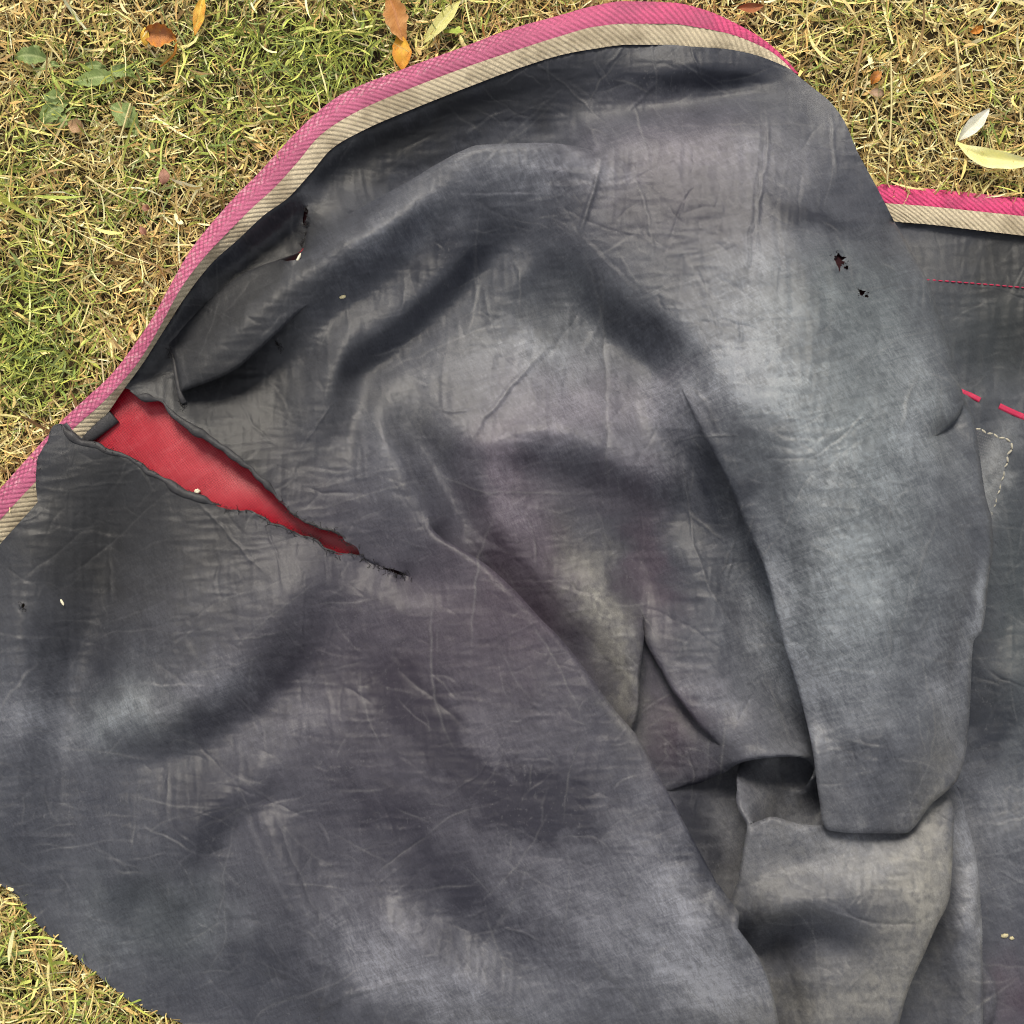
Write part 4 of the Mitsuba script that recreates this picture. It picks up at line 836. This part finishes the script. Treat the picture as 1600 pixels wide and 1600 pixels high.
weed(2, 'weed with broken dark green leaves below the jagged one at left', [([(68,148,12),(82,152,15),(100,150,12)], 22), ([(66,196,10),(76,178,14),(94,164,15),(108,160,12)], 30), ([(84,198,11),(94,188,14),(100,176,13)], 24)], 60)
weed(3, 'weed with a single dark pointed leaf crossed by a straw', [([(170,164,11),(186,172,15),(200,184,17),(216,198,13)], 34), ([(208,192,12),(212,206,12),(208,214,10)], 14)], 70)
# stalks and straws that stand out
def stalk(name, label, cat, pts, r0, r1, mat):
    q = curve(pts, 2)
    scene[name] = mikit.ply(tube(at(q[:, 0], q[:, 1], q[:, 2] / 1000), np.linspace(r0, r1, len(q)), 6), mat, smooth=True)
    labels[name] = {'label': label, 'category': cat}
plain('stalk_brown', (0.30, 0.19, 0.08)); plain('stalk_straw', (0.55, 0.48, 0.24)); plain('crumb_pale', (0.42, 0.38, 0.24))
stalk('stalk', 'long brown dry stalk slanting through the straw right of the rug', 'stalk', [(1350,55,14),(1343,92,18),(1336,130,17),(1325,190,13)], 0.0013, 0.0008, 'stalk_brown')
stalk('stalk_001', 'long upright pale straw running down to the back binding', 'stalk', [(1392,96,14),(1393,160,17),(1390,230,17),(1386,288,13)], 0.0008, 0.0007, 'stalk_straw')
stalk('stalk_002', 'pale straw lying diagonally across the dark pointed weed leaf', 'stalk', [(204,162,16),(192,202,18),(180,243,14)], 0.0009, 0.0007, 'stalk_straw')
stalk('stalk_003', 'long pale straw lying below the weeds, nearest the pink leaf scraps', 'stalk', [(135,276,12),(172,300,16),(213,319,13)], 0.0011, 0.0008, 'stalk_straw')
stalk('stalk_004', 'flat pale straw at the right between the rug and the whitish leaf', 'stalk', [(1493,62,14),(1498,100,17),(1503,140,14)], 0.0013, 0.0006, 'stalk_straw')
def bit(name, label, cat, u, v, lu, lv, rot, mat, seed, dz=0.6, zz=None):
    r = np.random.default_rng(seed)
    import trimesh
    b = trimesh.creation.icosphere(2)
    p = b.vertices * np.array([lu, lv, min(lu, lv) * 0.7]) * 0.0005 * (1 + 0.22 * r.normal(size=(len(b.vertices), 1)) * 0.6)
    ca, sa = math.cos(rot), math.sin(rot)
    p = np.stack([p[:, 0] * ca - p[:, 1] * sa, p[:, 0] * sa + p[:, 1] * ca, p[:, 2]], 1)
    z = (float(world_z(np.array([u]), np.array([v]))[0]) if zz is None else zz) + dz
    scene[name] = mikit.ply((p + at(u, v, z / 1000), b.faces), mat, smooth=True)
    labels[name] = {'label': label, 'category': cat}
bit('seed', 'single pale grass seed lying on the left part of the rug', 'seed', 97, 941, 6, 2, -1.0, 'chaff_white', 1)
bit('crumb', 'white crumb on the red lining inside the long tear', 'crumb', 308, 768, 4.5, 4, 0.3, 'chaff_white', 2, 1.2, 24.5)
bit('crumb_001', 'yellowish crumb in the hollow below the small slit', 'crumb', 535, 464, 5, 3, 0.2, 'crumb_pale', 3)
bit('crumb_002', 'pale lump of dried mud on the far right panel near the bottom', 'crumb', 1570, 1462, 5.5, 3, 0.2, 'crumb_pale', 4)
bit('crumb_003', 'small pale crumb beside the dried mud lump on the right panel', 'crumb', 1581, 1466, 3.5, 2.5, 0.0, 'crumb_pale', 5)
bit('chaff', 'white sliver of chaff stuck in the small slit near the binding', 'chaff', 466, 404, 9, 2.0, 1.15, 'chaff_white', 6, 1.0)
for k in labels:
    for start, g in (('fallen_leaf', 'fallen leaves and leaf scraps in the grass'), ('stalk', 'dry stalks and straws that stand out'), ('crumb', 'pale crumbs on the rug')):
        if k.startswith(start) and '__' not in k: labels[k]['group'] = g
